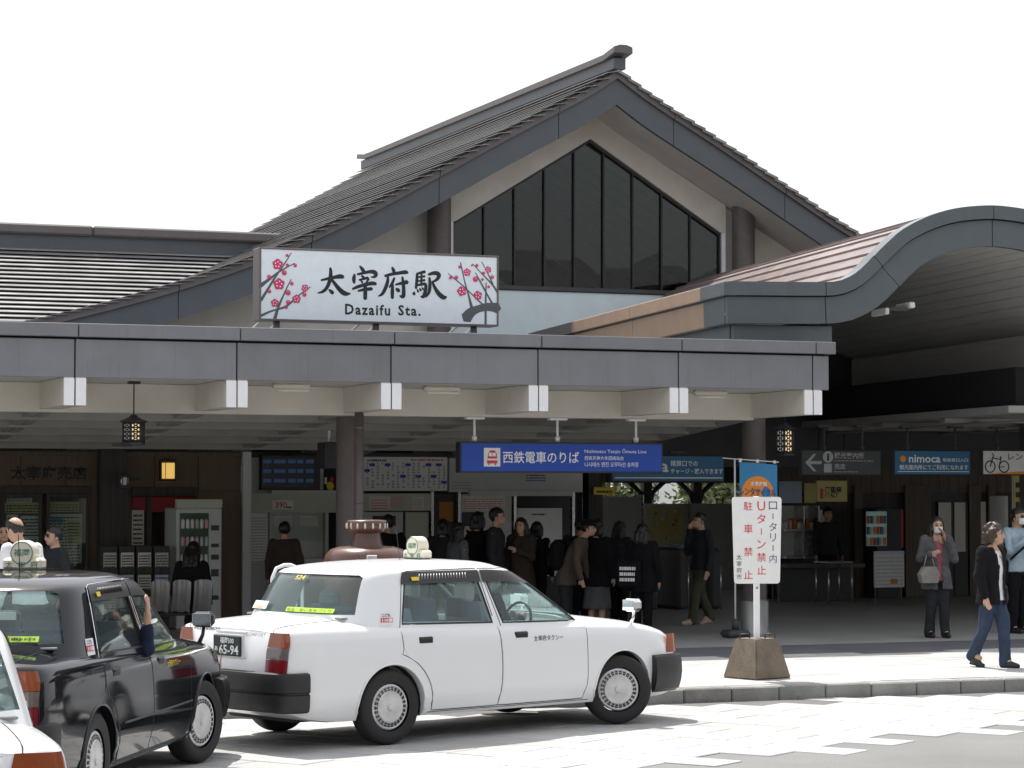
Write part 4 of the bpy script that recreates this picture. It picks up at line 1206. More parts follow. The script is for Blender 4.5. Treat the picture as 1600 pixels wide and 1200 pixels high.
def wheel(parent, x, y, sy, steer=0):
    o = bpy.data.objects.new('wheel', None); COL.objects.link(o); o.parent = parent
    o.location = (x, y, .31); o.rotation_euler = (0, 0, steer)
    s = sy
    tp = [(.20, -.075), (.245, -.088), (.285, -.085), (.303, -.07), (.309, -.045), (.31, 0), (.309, .045), (.303, .07), (.285, .085), (.245, .088), (.20, .075)]
    MB().lathe([(r, h * s) for r, h in tp], 0, 0, 44, axis='y', cap=False).build('tyre', 'rubber', o, sharp=50)
    for k, rr in enumerate((.255, .272)):
        pass
    cp = [(.0, .083), (.03, .085), (.034, .078), (.06, .080), (.11, .082), (.128, .080), (.134, .074), (.168, .066), (.176, .070), (.186, .066), (.194, .05)]
    MB().lathe([(r, h * s) for r, h in cp], 0, 0, 40, axis='y', cap=False).build('hubcap', 'hubcap', o, sharp=25)
    sb = MB()
    for k in range(26):
        a = 2 * math.pi * k / 26
        for r0, r1, hh in ((.136, .149, .0745), (.153, .166, .0715)):
            da = .085
            q = [(r0, a - da), (r1, a - da), (r1, a + da), (r0, a + da)]
            sb.add([(r * math.cos(t), s * (hh + .001), r * math.sin(t)) for r, t in q], [(0, 1, 2, 3)])
    sb.build('hubcap_slots', 'trim_black', o, fix=False)
    MB().lathe([(.19, -.02 * s), (.0, -.03 * s)], 0, 0, 20, axis='y').build('wheel_back', 'cabin_dark', o)
    return o

def taxi(name, label, paint, pos, rz, steer, scale=1.0, number=True, lamp_text='dark', seed=1):
    t = thing(name, label, 'taxi', (0, 0, 0), rz, None)
    t.location = pos; t.scale = (scale,) * 3
    body = inst('body', ME['body'], paint, t)
    # liners of the wheel arches and cabin tub
    for x in (AX_R, AX_F):
        for sg in (-1, 1):
            mb = MB(); n = 14
            mb.grid(lambda u, v: (x + .347 * math.cos(-.25 + 3.64 * u), sg * (.42 + .36 * v), .31 + .347 * math.sin(-.25 + 3.64 * u)), n, 1)
            mb.build('arch_liner', 'cabin_dark', body, fix=False)
    MB().box(1.125, 3.195, -.695, .695, .425, .43).box(1.125, 1.13, -.69, .69, .44, .97).box(3.19, 3.195, -.69, .69, .44, .93).box(1.14, 3.18, -.695, -.69, .44, .90).box(1.14, 3.18, .69, .695, .44, .90).build('cabin_tub', 'cabin_trim', body, fix=False)
    cab = inst('cabin', ME['cabin'], paint, t)
    for k, g in enumerate(ME['glass']):
        inst('side_window' if k < 4 else ('rear_window' if k == 4 else 'windscreen'), g, 'car_glass', t)
    # rubber frames round the glass, rain visors
    def cy(z): return _li(_cw, z)
    def cabpt(x, z, off, sy):
        # point on the cabin side at (x, z)
        lp = cab_loop(z); best = None
        h = 0
        for (xa, ya), (xb, yb) in zip(lp, lp[1:] + lp[:1]):
            if ya * sy > 0 and (xa - x) * (xb - x) <= 0 and xa != xb:
                h = max(h, abs(ya + (yb - ya) * (x - xa) / (xb - xa)))
        return (x, sy * ((h or cy(z)) + off), z)
    for sy in (-1, 1):
        for wn in (WIN_RD, WIN_FD):
            pts = []
            for (xa, za), (xb, zb) in zip(wn, wn[1:] + wn[:1]):
                for k in range(6): pts.append((xa + (xb - xa) * k / 6, za + (zb - za) * k / 6))
            MB().tube([cabpt(x, z, -.001, sy) for x, z in pts], .0085, 6, closed=True).build('window_seal', 'trim_black', cab)
            fr = [(x, z) for x, z in grow(wn, .028)]
            pts = []
            for (xa, za), (xb, zb) in zip(fr, fr[1:]):
                for k in range(6): pts.append((xa + (xb - xa) * k / 6, za + (zb - za) * k / 6))
            MB().tube([cabpt(x, min(z, 1.43), -.001, sy) for x, z in pts], .0045, 5).build('door_frame_seam', 'trim_black' if paint == 'paint_white' else 'chrome', cab)
        for wn in (WIN_RD, WIN_FD):
            tz = wn[1][1]; x0, x1 = (1.29, 2.13) if wn is WIN_RD else (2.15, 2.66)
            def vf(u, v):
                x = x0 + (x1 - x0) * u; z = 1.412 - .10 * v
                if wn is WIN_RD: x -= .038 * v * (1 - u)
                if wn is WIN_FD: x += .15 * v * u; z -= .035 * u * u
                return cabpt(x, z, .012 + .004 * v, sy)
            MB().grid(vf, 12, 3).build('rain_visor', 'visor_plastic', t, fix=False)
            if wn is WIN_RD:
                sb = MB()
                for k in range(17):
                    u = .22 + .6 * k / 16
                    a, b = Vector(vf(u, .2)), Vector(vf(u - .012, .62))
                    sb.tube([a + Vector((0, sy * .003, 0)), b + Vector((0, sy * .003, 0))], .005, 4)
                sb.build('visor_louvres', 'steel_dull' if paint == 'paint_white' else 'trim_black', t)
        a = door_patch(rd_l, rd_r, .262, .918, sy).build('door', paint, t, sharp=40)
        b = door_patch(fd_l, fd_r, .262, .895, sy).build('door', paint, t, sharp=40)
        for dr, xl, xr, zt in ((a, rd_l, rd_r, .925), (b, fd_l, fd_r, .90)):
            zz = [.26 + (zt - .26) * k / 18 for k in range(19)]
            pts = [(xl(z) - .004, z) for z in zz[::-1]] + [(xl(.26) + (xr(.26) - xl(.26)) * k / 10, .257) for k in range(1, 10)] + [(xr(z) + .003, z) for z in zz]
            surf_strip(pts, -.0015, .0042, sy).build('door_seam', 'trim_black', dr)
        for dr, hx in ((a, 1.42), (b, 2.50)):
            y = side_y(hx, .845)
            q = MB().bbox(hx - .082, hx + .082, sy * (y - .02), sy * (y + .008), .812, .876, .012); q.build('door_handle', 'trim_black', dr)
            MB().bbox(hx - .06, hx + .06, sy * (y + .006), sy * (y + .013), .846, .866, .005).build('handle_grip', 'bumper_black', dr)
        if paint == 'paint_black':
            surf_strip([(1.55 + 1.75 * k / 20, .50) for k in range(21)], .004, .008, sy).build('side_moulding', 'trim_black', t)
        # sill line
        surf_strip([(1.46 + 1.86 * k / 20, .245) for k in range(21)], .001, .003, sy).build('sill_line', 'trim_black', body)
        # wheel arch lip
        for x in (AX_R, AX_F):
            pts = []
            for k in range(25):
                an = -.12 + (math.pi + .24) * k / 24; px_, pz = x + .355 * math.cos(an), .31 + .355 * math.sin(an)
                pts.append((px_, sy * (side_y(px_, max(pz, .24)) + .001), pz))
            MB().tube(pts, .010, 6).build('arch_lip', paint, body)
        # boot shut line and lamps
        def lamp2(z0, z1, mtl, nm):
            def f(u, v):
                z = z0 + (z1 - z0) * v; top = max(0, (z - .80) / .155)
                ln = lambda x: (.035 * max(0, z - .62) / .35) * (1 - x / .3)
                yb = .515 + .035 * top
                path = [(ln(0), yb), (ln(0), .60), (ln(0), .70), (.002 + ln(0), .722), (.008 + ln(.01), .738), (.02 + ln(.02), .755), (.035 + ln(.035), .770), (.06 + ln(.06), .787), (.1 + ln(.1), .80), (.14, .808), (.2, .815), (.3, .822)]
                sc = .994 if z < .86 else .994 - .022 * (z - .86) / .09
                path = [(x - (.007 if y < .73 else .005), y * (sc if y > .7 else 1) + (.007 if y > .73 else 0)) for x, y in path]
                L = .265 - .05 * top ** 2
                s_ = u * L
                for (xa, ya), (xb, yb2) in zip(path, path[1:]):
                    d_ = math.hypot(xb - xa, yb2 - ya)
                    if s_ <= d_: return (xa + (xb - xa) * s_ / d_, sy * (ya + (yb2 - ya) * s_ / d_), z)
                    s_ -= d_
                return (path[-1][0], sy * path[-1][1], z)
            return MB().grid(f, 30, 4).build(nm, mtl, t, fix=False)
        lamp2(.628, .735, 'lamp_red', 'tail_lamp'); lamp2(.738, .828, 'lamp_clear', 'reversing_lamp'); lamp2(.831, .95, 'lamp_amber', 'rear_indicator')
        # front indicator, headlamp
        def fl(u, v):
            z = .615 + .17 * v; x = 4.32 + .20 * u - .05 * v * u
            return (x, sy * (_li(_w, x) * (.985) + .014 - .05 * max(0, u - .6) ** 2), z)
        MB().grid(fl, 8, 3).build('front_indicator', 'lamp_amber', t, fix=False)
        MB().bbox(4.50, 4.575, sy * .28, sy * .64, .62, .76, .02).build('headlamp', 'lamp_clear', t)
        # fender mirror
        mx, my = 3.92, sy * .72
        mir = MB().tube([(mx, my, .86), (mx + .02, my + sy * .03, .94), (mx + .02, my + sy * .04, 1.01)], [.018, .014, .013], 8).build('mirror_stalk', 'chrome' if paint == 'paint_white' else 'trim_black', t)
        MB().bbox(mx - .05, mx + .06, my + sy * .04 - .085, my + sy * .04 + .085, 1.0, 1.115, .03).build('mirror_shell', 'chrome' if paint == 'paint_white' else 'trim_black', mir)
        MB().bbox(mx - .056, mx - .051, my + sy * .04 - .07, my + sy * .04 + .07, 1.012, 1.104, .001).build('mirror_glass', 'chrome', mir)
    # bumpers: swept round the corners
    def bumper(nm, front):
        sec = [(.0, .31), (.035, .325), (.045, .36), (.05, .455), (.038, .462), (.038, .475), (.055, .482), (.055, .59), (.045, .625), (.0, .635)] if not front else \
              [(.0, .26), (.04, .29), (.06, .36), (.07, .44), (.065, .54), (.05, .585), (.0, .60)]
        path = []
        if not front:
            for k in range(7): path.append((.60 - k * .075 if k < 6 else .15, .0, 'side'))
            pl_ = [(.20, .818), (.17, .815), (.14, .810), (.11, .803), (.06, .785), (.015, .745), (-.015, .68), (-.028, .55), (-.035, .25), (-.036, 0)]
        else:
            pl_ = [(4.12, .818), (4.25, .812), (4.38, .795), (4.48, .765), (4.54, .70), (4.575, .58), (4.59, .3), (4.595, 0)]
        full = [(x, -y) for x, y in pl_] + [(x, y) for x, y in pl_[::-1][1:]]
        vs = []; N = len(full); n = len(sec)
        for i, (x, y) in enumerate(full):
            a, b = Vector(full[max(0, i - 1)]), Vector(full[min(N - 1, i + 1)])
            tg = (b - a).normalized(); nr = Vector((tg.y, -tg.x))
            c = Vector((2.2, 0))
            if (Vector((x, y)) - c).dot(nr) < 0: nr = -nr
            for o_, z in sec: vs.append((x + nr.x * (o_ - .012), y + nr.y * (o_ - .012), z))
        fs = [(i * n + k, i * n + k + 1, (i + 1) * n + k + 1, (i + 1) * n + k) for i in range(N - 1) for k in range(n - 1)]
        fs += [tuple(range(n)), tuple((N - 1) * n + k for k in range(n))[::-1]]
        return MB().add(vs, fs, 0, True).build(nm, 'bumper_black', t, sharp=30)
    bumper('rear_bumper', False); bumper('front_bumper', True)
    MB().bbox(4.56, 4.59, -.26, .26, .63, .74, .01).build('grille', 'trim_black', t)
    # boot lid seams, plate, badge
    rr = Matrix.Rotation(-math.pi / 2, 3, 'Z')
    for sy in (-1, 1):
        pts = [(.03 + .92 * k / 12, sy * .585, 0) for k in range(13)]
        def topz(x, y):
            r = ring(x)
            for (y0, z0), (y1, z1) in zip(r[10:], r[11:]):
                if y1 <= abs(y) <= y0: return z0 + (z1 - z0) * (abs(y) - y0) / (y1 - y0 + 1e-9)
            return r[-1][1]
        MB().tube([(x, y, topz(x, y) + .0005) for x, y, _ in pts], .003, 5).build('boot_seam', 'trim_black', body)
        MB().tube([(.0 + .035 * max(0, z - .62) / .35 - .001, sy * (.585 - .07 * (.95 - z)), z) for z in (.64, .7, .76, .82, .88, .93)] + [(.03, sy * .585, topz(.03, .585))], .003, 5).build('boot_seam', 'trim_black', body)
    yp = .0
    MB().bbox(.0, .02, -.215, .215, .725, .92, .006).build('plate_recess', paint, body)
    pl = MB().bbox(-.016, -.002, -.19, .19, .74, .905, .006).build('number_plate', 'plate_green', t)
    if number:
        text('福岡500', 'text_white', pl, -.09, .10, .84, .892, -.0165 , rot=rr, bold=.02)
        text('65-94', 'text_white', pl, -.105, .165, .752, .83, -.0165, rot=rr, bold=.02)
        text('あ', 'text_white', pl, -.17, -.125, .775, .815, -.0165, rot=rr, bold=.02)
        text('922-3838-35', 'ink', body, -.52, -.14, .935, .962, .020, rot=rr)
    MB().bbox(.006, .03, -.06 - .19, .19, .922, .945, .004).build('boot_handle', 'chrome' if paint == 'paint_white' else 'trim_black', body)
    text('COMFORT', 'chrome', body, .22, .50, .912, .942, .018, name='badge', rot=rr, bold=.03)
    # wheels
    for x, st_ in ((AX_R, 0), (AX_F, steer)):
        for sy in (-1, 1): wheel(t, x, sy * .735, sy, st_)
    # inside: seats, head restraints, dash, steering wheel
    def seat(x, y0, y1, back, nm):
        s_ = MB().bbox(x, x + .5, y0, y1, .45, .62, .06).build(nm, 'seat_grey', t)
        MB().prism([(x - .05, .55), (x + .12, .58), (x - .02, back), (x - .14, back)], 'y', y0 + .01, y1 - .01).build('seat_back', 'seat_grey', s_)
        return s_
    s1 = seat(1.45, -.62, .62, 1.10, 'rear_seat')
    for y in (-.36, .36): MB().bbox(1.28, 1.38, y - .13, y + .13, 1.08, 1.23, .04).build('head_restraint', 'seat_grey', s1)
    for y in (-.37, .37):
        s2 = seat(2.35, y - .25, y + .25, 1.13, 'front_seat')
        MB().bbox(2.19, 2.29, y - .12, y + .12, 1.11, 1.29, .04).build('head_restraint', 'sign_white', s2)
        MB().bbox(2.125, 2.14, y - .1, y + .1, 1.0, 1.16, .004).build('seat_card', 'dark_grey', s2)
    MB().prism([(2.98, .6), (3.18, .6), (3.18, .93), (3.08, .955), (2.98, .92)], 'y', -.68, .68).build('dashboard', 'cabin_trim', t)
    MB().tube([(2.86 + .05 * math.cos(a), -.37 + .18 * math.sin(a), .93 + .17 * math.cos(a)) for a in [2 * math.pi * k / 20 for k in range(20)]], .013, 6, closed=True).build('steering_wheel', 'trim_black', t)
    MB().bbox(2.86, 2.90, -.11, .11, 1.28, 1.345, .015).build('inside_mirror', 'trim_black', t)
    MB().bbox(.66, 1.30, -.66, .66, 1.035, 1.05, .004).build('parcel_shelf', 'cabin_trim', t)
    # roof lamp
    lx = 2.02
    lm = MB().bbox(lx - .06, lx + .06, -.14, .14, 1.49, 1.572, .018).build('roof_lamp', 'lamp_cream', t)
    MB().lathe([(.0, -.063), (.080, -.061), (.085, -.052), (.085, .052), (.080, .061), (.0, .063)], lx, 0, 28, axis='x', cz=1.606).build('roof_lamp_disc', 'lamp_cream', lm, sharp=40)
    MB().lathe([(.079, -.0635), (.079, -.065), (.074, -.065), (.074, -.0635)], lx, 0, 28, axis='x', cz=1.606, cap=False).build('lamp_ring', 'green_print', lm)
    text('福岡', 'green_print', lm, -.055, .055, 1.585, 1.634, lx - .0645, rot=rr, bold=.01)
    for k, ch in enumerate('太宰府'):
        text(ch, 'green_print', lm, -.115 + .088 * k, -.063 + .088 * k, 1.503, 1.55, lx - .0615, rot=rr, bold=.008)
    bx('lamp_foot', lx - .09, lx + .09, -.16, .16, 1.478, 1.492, 'steel', lm)
    MB().tube([(1.78, -.05 , 1.48), (1.74, -.05, 1.74)], .003, 5).build('aerial', 'trim_black', t)
    # stickers
    def slope_pt(z, off=-.006): return _li(_cr, z) + off
    def rear_tilt(y, z):   # on the rear glass
        x = slope_pt(z)
        hx = (_li(_cf, z) - _li(_cr, z)) / 2
        return x + .10 * (abs(y) / _li(_cw, z)) ** 2
    def rear_patch(y0, y1, z0, z1, mtl, nm, off=-.004):
        return MB().grid(lambda u, v: (rear_tilt(y0 + (y1 - y0) * u, z0 + (z1 - z0) * v) + off, y0 + (y1 - y0) * u, z0 + (z1 - z0) * v), 6, 2).build(nm, mtl, t, fix=False)
    st1 = rear_patch(-.56, .02 if paint == 'paint_white' else .5, 1.085, 1.12, 'lime', 'sticker')
    def rear_text(s, mtl, par, a0, a1, z0, z1):
        o = text(s, mtl, par, a0, a1, z0, z1, 0, rot=None)
        for v in o.data.vertices:
            yy = -v.co.x; v.co = (rear_tilt(yy, v.co.z) - .012, yy, v.co.z)
    rear_text('安全・安心まちづくり運動中' if paint == 'paint_black' else '安全・安心まちづくり', 'ink', st1, -.48 if paint == 'paint_black' else .0, .54, 1.09, 1.115)
    if paint == 'paint_white':
        rear_text('524', 'yellow_print', cab, -.10, .03, 1.345, 1.38)
        st2 = rear_patch(.33, .57, 1.09, 1.155, 'sign_white', 'sticker'); rear_text('030', 'orange_print', st2, -.53, -.38, 1.095, 1.12)
    # child-refuge sticker on the rear pillar, door writing
    def pillar_patch(x0, x1, z0, z1, mtl, nm, off, par=t):
        return MB().grid(lambda u, v: cabpt(x0 + (x1 - x0) * u + (z0 + (z1 - z0) * v - z0) * .2, z0 + (z1 - z0) * v, off, -1), 2, 2).build(nm, mtl, par, fix=False)
    def pil_text(s, mtl, par, x0, x1, z0, z1):
        o = text(s, mtl, par, x0, x1, z0, z1, 0, bold=.03)
        for v in o.data.vertices:
            v.co = cabpt(v.co.x + (v.co.z - .98) * .2, v.co.z, .008, -1)
    sx0 = .98
    sk = pillar_patch(sx0, sx0 + .13, .98, 1.085, 'sign_white', 'sticker', .004)
    pillar_patch(sx0 + .006, sx0 + .124, 1.005, 1.042, 'red_print', 'sticker_band', .006, sk)
    pil_text('こども', 'navy_print', sk, sx0 + .01, sx0 + .09, 1.05, 1.078); pil_text('110番', 'text_white', sk, sx0 + .012, sx0 + .118, 1.008, 1.038)
    yk = MB().grid(lambda u, v: cabpt(1.36 + .08 * u, 1.34 + .03 * v, .03, -1), 1, 1).build('visor_sticker', 'yellow_print', t, fix=False)
    dt = text('太宰府タクシー', 'ink' if paint == 'paint_white' else 'yellow_print', t, 2.64, 2.99, .785, .835, 0, bold=.002)
    for v in dt.data.vertices: v.co.y = -(side_y(v.co.x, v.co.z) + .0055)
    # underbody so that no light leaks under the car
    MB().bbox(.3, 4.3, -.5, .5, .2, .32, .05).build('underbody', 'cabin_dark', t)
    return t
def place(px_lat, d, local, ang, scale=1.0):
    """origin such that the car-local point sits lat metres right / d metres ahead of the camera"""
    X, Y = d * _fx + px_lat * _fy, d * _fy - px_lat * _fx
    c, s = math.cos(ang), math.sin(ang); lx, ly = local[0] * scale, local[1] * scale
    return (X - (c * lx - s * ly), Y - (s * lx + c * ly), 0.013)
a = R(90 - 21.4 - 48)
white_taxi = taxi('taxi', 'white taxi parked by the kerb, its front wheels turned', 'paint_white', place(-1.02, 19.6, (AX_R, -.735), a, .97), a, R(-30), .97)
a = R(90 - 21.4 - 7.5)
black_taxi = taxi('taxi', 'black taxi with driver\'s hand on its window, behind the white one', 'paint_black', place(-2.385, 18.3, (AX_F, -.735), a, 1.0), a, R(-16), 1.0)
a = R(90 - 21.4 + 20)
near_taxi = taxi('taxi', 'white taxi cut off at the bottom left corner, only tail showing', 'paint_white', place(-1.92, 10.35, (.05, -.74), a, .98), a, 0, .98, number=False)

# ================================================================== CONCOURSE: shop, ticket office, gates, kiosks
mat('wall_lamp_glow', (.8, .6, .25), .6, var=.1, emit=(1.0, .60, .14), estr=.55)
mat('screen_blue', (.012, .018, .04), .25, var=.1)
mat('screen_text', (.05, .09, .2), .5, var=0, emit=(.1, .25, .6), estr=.05)
mat('fridge_light', (.3, .45, .42), .5, var=.3, scale=14, emit=(.5, .8, .75), estr=.06)
flat('orange_poster', (.5, .2, .04), .7)
def rect(px0, px1, py0, py1, Y):
    xm = (px0 + px1) / 2
    return at(px0, py0, Y).x, at(px1, py0, Y).x, at(xm, py1, Y).z, at(xm, py0, Y).z
def plate(par, name, px0, px1, py0, py1, Y, mtl, d=.02, org=(0, 0, 0), c=.003):
    x0, x1, z0, z1 = rect(px0, px1, py0, py1, Y)
    return bx(name, x0 - org[0], x1 - org[0], Y - org[1] - d, Y - org[1], max(z0, .14) - org[2], z1 - org[2], mtl, par, c=c)
def lines(par, px0, px1, py0, py1, Y, rows, mtl, org, seed=0, fill=.5, e=.024):
    x0, x1, z0, z1 = rect(px0, px1, py0, py1, Y)
    return printlines(par, x0 - org[0], x1 - org[0], z0 - org[2], z1 - org[2], rows, mtl, y=Y - org[1] - e, seed=seed, fill=fill)

# ---------------- souvenir shop front on the left
YS = 33.5
o0 = at(190, 760, YS)
org = (o0.x, YS, 0)
shop = thing('souvenir_shop', 'brown timber shop front with glass doors behind the black taxi', 'shop front', org)
def pl_(name, a, b, c, d, mtl, dd=.02, Y=YS, par=shop): return plate(par, name, a, b, c, d, Y, mtl, dd, org)
xA, xB = at(-260, 700, YS).x - o0.x, at(377, 700, YS).x - o0.x
zl = at(100, 768, YS).z
# boarded wall above the doors: vertical boards
n = 9
for i in range(n):
    a = xA + (xB - xA) * i / n; b = xA + (xB - xA) * (i + 1) / n
    bx('wall_board', a + .003, b - .003, .0, .03, zl, 2.60, 'wood_wall', shop, c=.003)
bx('wall_backing', xA, xB, .035, .12, zl - .02, 2.595, 'wood_dark', shop)
pl_('beam', -260, 377, 705, 712, 'wood_mid', .06)
pl_('post', 152, 192, 703, 1010, 'wood_dark', .22)
pl_('post', 377, 390, 706, 1010, 'panel_grey', .10)
for a, b in ((140, 152), (192, 205), (306, 377)):
    pl_('wall_board', a, b, 768, 1010, 'wood_wall', .015)
pl_('lintel', -100, 140, 760, 771, 'wood_dark', .06); pl_('lintel', 205, 308, 762, 775, 'wood_dark', .06)
text('太宰府売店', 'ink', shop, at(16, 738, YS).x - o0.x, at(136, 738, YS).x - o0.x, at(75, 750, YS).z, at(75, 728, YS).z, -.012, bold=.02)
# sliding doors with posters
for a, b in ((-100, 2), (2, 66), (72, 140)):
    d = pl_('door', a, a + 5, 771, 1010, 'wood_dark', .05)
    x0, x1, z0, z1 = rect(a, b, 771, 1010, YS)
    bx('door_rail', x0 - o0.x, x1 - o0.x, -.045, -.005, z1 - .06, z1, 'wood_dark', d); bx('door_rail', x0 - o0.x, x1 - o0.x, -.045, -.005, .15, .4, 'wood_dark', d)
    bx('door_stile', x1 - o0.x - .05, x1 - o0.x, -.046, -.004, .15, z1, 'wood_dark', d); bx('door_pane', x0 - o0.x + .04, x1 - o0.x - .05, -.025, -.02, .4, z1 - .06, 'pane_clear', d)
for i, (a, b, c, d, m) in enumerate(((10, 50, 775, 785, 'paper'), (8, 64, 785, 802, 'paper_yellow'), (10, 28, 804, 830, 'sign_white'), (32, 62, 806, 835, 'paper'), (74, 124, 784, 800, 'paper_yellow'), (75, 128, 803, 880, 'paper'), (78, 100, 806, 818, 'paper_blue'), (104, 126, 812, 850, 'paper_yellow'), (8, 60, 838, 900, 'paper'))):
    q = pl_('poster', a, b, c, d, m, .006, Y=YS + .05 - i * .0008)
    lines(q, a + 2, b - 2, c + 2, d - 2, YS + .05 - i * .0008, max(2, (d - c) // 5), 'ink' if i % 2 else 'navy_print', org, i, .45, e=.0075)
bx('room_back', xA, xB, 2.6, 2.7, .14, 3.0, 'wood_mid', shop); bx('room_side', xB - .1, xB, .2, 2.6, .14, 3.0, 'wood_mid', shop)
# second opening: dark hanging curtain, pale notice
pl_('curtain', 207, 304, 776, 800, 'red_print', .012, Y=YS + .3)
q = pl_('notice', 206, 225, 797, 852, 'paper', .01, Y=YS + .02); lines(q, 208, 223, 800, 850, YS + .02, 7, 'ink', org, 3, .4, e=.0115)
pl_('mid_post', 228, 236, 776, 1010, 'wood_dark', .06)
# things on and by the shop front
c = at(260, 735, YS - .02)
wl = thing('wall_lamp', 'lit square amber wall lamp on the timber shop front', 'lamp', (c.x, YS, c.z))
MB().bbox(-.095, .095, -.13, -.025, -.115, .105, .006).build('shade', 'wall_lamp_glow', wl)
for s_ in (-1, 1):
    bx('frame_bar', s_ * .1 - .008, s_ * .1 + .008, -.142, -.02, -.125, .115, 'black_metal', wl, c=.002)
bx('frame_bar', -.045, -.037, -.14, -.132, -.12, .11, 'black_metal', wl, c=.002)
bx('frame_cap', -.11, .11, -.146, -.02, .116, .15, 'black_metal', wl); bx('frame_base', -.11, .11, -.146, -.02, -.15, -.126, 'black_metal', wl); bx('back_plate', -.07, .07, -.02, -.001, -.1, .1, 'black_metal', wl)
c = at(194, 752, 32.9)
ex = thing('exit_sign', 'small dark projecting sign with white pictogram beside the timber post', 'sign', (c.x, 32.9, c.z))
bx('case', -.07, .07, -.03, .03, -.1, .1, 'black_metal', ex); bx('arm', .07, .22, -.015, .015, .02, .05, 'black_metal', ex)
MB().prism([(-.06, 0), (-.035, .05), (-.035, -.05)], 'y', -.034, -.031).build('arrow', 'text_white', ex); bx('pictogram', -.02, .025, -.034, -.031, -.05, .055, 'text_white', ex, c=.001); printlines(ex, .03, .065, -.02, .05, 4, 'text_grey', y=-.032)
# vending machine
x0, x1, z0, z1 = rect(276, 347, 796, 990, 32.7)
vm = thing('vending_machine', 'pale drinks vending machine with glossy front by the timber wall', 'vending machine', (x0, 32.7, .14))
w_ = x1 - x0; h_ = z1 - .14 + .02
MB().bbox(0, w_, .0, .72, 0, h_, .02).build('cabinet', 'panel_grey', vm)
MB().bbox(.04, w_ * .70, -.022, -.004, .55, h_ - .07, .006).build('display_window', 'pane_dark', vm); sh_ = MB().box(.045, w_ * .695, -.003, -.001, .56, h_ - .08).build('display_back', 'sign_white', vm)  # white back: pale reflection on the window put into the colour
for i in range(4):
    for j in range(6):
        xx = .085 + j * (w_ * .62 / 6); zz = .66 + i * .24
        MB().lathe([(.028, 0), (.03, .01), (.03, .1), (.022, .13)], xx, -.002, 8, cz=zz).build('can', RND.choice(['paper', 'panel_green', 'sign_white', 'paper_blue', 'paper_pink']), vm)  # cans paled to stand in for the reflection on the window
for zz, hh in ((1.35, .07), (1.12, .05), (.95, .07), (.72, .1), (.4, .06)): bx('control_plate', w_ * .76, w_ * .93, -.012, -.001, zz, zz + hh, 'dark_grey', vm)
bx('coin_tray', w_ * .2, w_ * .6, -.015, -.001, .18, .36, 'dark_grey', vm); bx('top_card', .0, w_, -.02, .1, h_ + .002, h_ + .12, 'panel_green', vm)
# leaflet racks
for i in range(4):
    a = 160 + i * 27
    x0, x1, z0, z1 = rect(a, a + 25, 853, 905, 32.6)
    rk = thing('leaflet_rack', 'dark leaflet rack, %s from the timber post' % ('nearest', 'second', 'third', 'fourth')[i], 'rack', ((x0 + x1) / 2, 32.6, .14), group='leaflet racks in a row by the shop')
    hw = (x1 - x0) / 2
    bx('frame', -hw, hw, .03, .2, 0, z1 - .14, 'wood_dark', rk)
    for k, m in enumerate(('paper', 'paper_blue', 'paper')):
        zz = z1 - .14 - .05 - .30 * (k + 1)
        lf = bx('leaflet', -hw + .02, hw - .02, .008, .026, zz, zz + .26, m if (i + k) % 3 else 'panel_green', rk); printlines(lf, -hw + .03, hw - .03, zz + .02, zz + .24, 6, 'dark_grey', y=.0065, seed=i * 3 + k)
        bx('pocket', -hw, hw, -.012, .004, zz - .03, zz + .06, 'wood_dark', rk)
# bench of moulded seats seen from behind
x0 = at(232, 930, 30.6).x; x1 = at(332, 930, 30.6).x
bench = thing('bench', 'row of grey moulded seats in front of the vending machine', 'bench', (x0, 30.6, .14))
n = 3; sw = (x1 - x0) / n
for i in range(n):
    def shell(u, v):
        xx = i * sw + .02 + (sw - .04) * u
        bul = .035 * math.cos(u * math.pi * 2 * 3) * .25
        zz = .36 + .40 * v
        yy = -.02 + .10 * (1 - v) ** 2 + .06 * (2 * u - 1) ** 2 * -1 + bul
        return (xx, yy, zz - .03 * (2 * u - 1) ** 4)
    st_ = MB().grid(shell, 24, 8).build('seat_back', 'steel_dull', bench, fix=False)
    MB().grid(lambda u, v: (i * sw + .02 + (sw - .04) * u, .08 + .42 * v, .37 - .03 * math.sin(v * math.pi)), 8, 6).build('seat', 'steel_dull', bench, fix=False)
bx('seat_rail', 0, n * sw, .2, .26, .29, .335, 'black_metal', bench)
for xx in (.1, n * sw - .1): bx('leg', xx - .03, xx + .03, .1, .4, 0, .289, 'black_metal', bench)

# ---------------- ticket office
YT = 34.5
o1 = at(640, 760, YT); orgT = (o1.x, YT, 0)
tick = thing('ticket_office', 'pale ticket office wall with boards, counters and machines behind the queue', 'ticket office', orgT)
def tp(name, a, b, c, d, mtl, dd=.02, Y=YT, par=tick): return plate(par, name, a, b, c, d, Y, mtl, dd, orgT)
tp('upper_wall', 388, 912, 708, 716, 'dark_grey', .02)
tp('wall', 388, 505, 712, 1030, 'panel_grey', .02, Y=YT + .03)
tp('header', 386, 560, 770, 801, 'panel_green', .10); tp('header_cap', 420, 560, 766, 771, 'panel_grey', .16)
pc = tp('price_card', 425, 458, 782, 796, 'sign_white', .01, Y=YT - .101)
xa, xb, za, zb = rect(427, 445, 784, 794, YT); text('390', 'red_print', pc, xa - o1.x, xb - o1.x, za, zb, -.1125, bold=.02); lines(pc, 447, 456, 790, 794, YT - .1, 1, 'ink', orgT, 4, .6, e=.0125)
tp('notice_panel', 388, 419, 801, 880, 'sign_white', .012, Y=YT - .03); lines(tick, 390, 417, 806, 878, YT - .03, 16, 'text_grey', orgT, 5, .35, e=.0135)
for a in (419, 506): tp('frame_post', a, a + 5, 800, 1030, 'panel_green', .08)
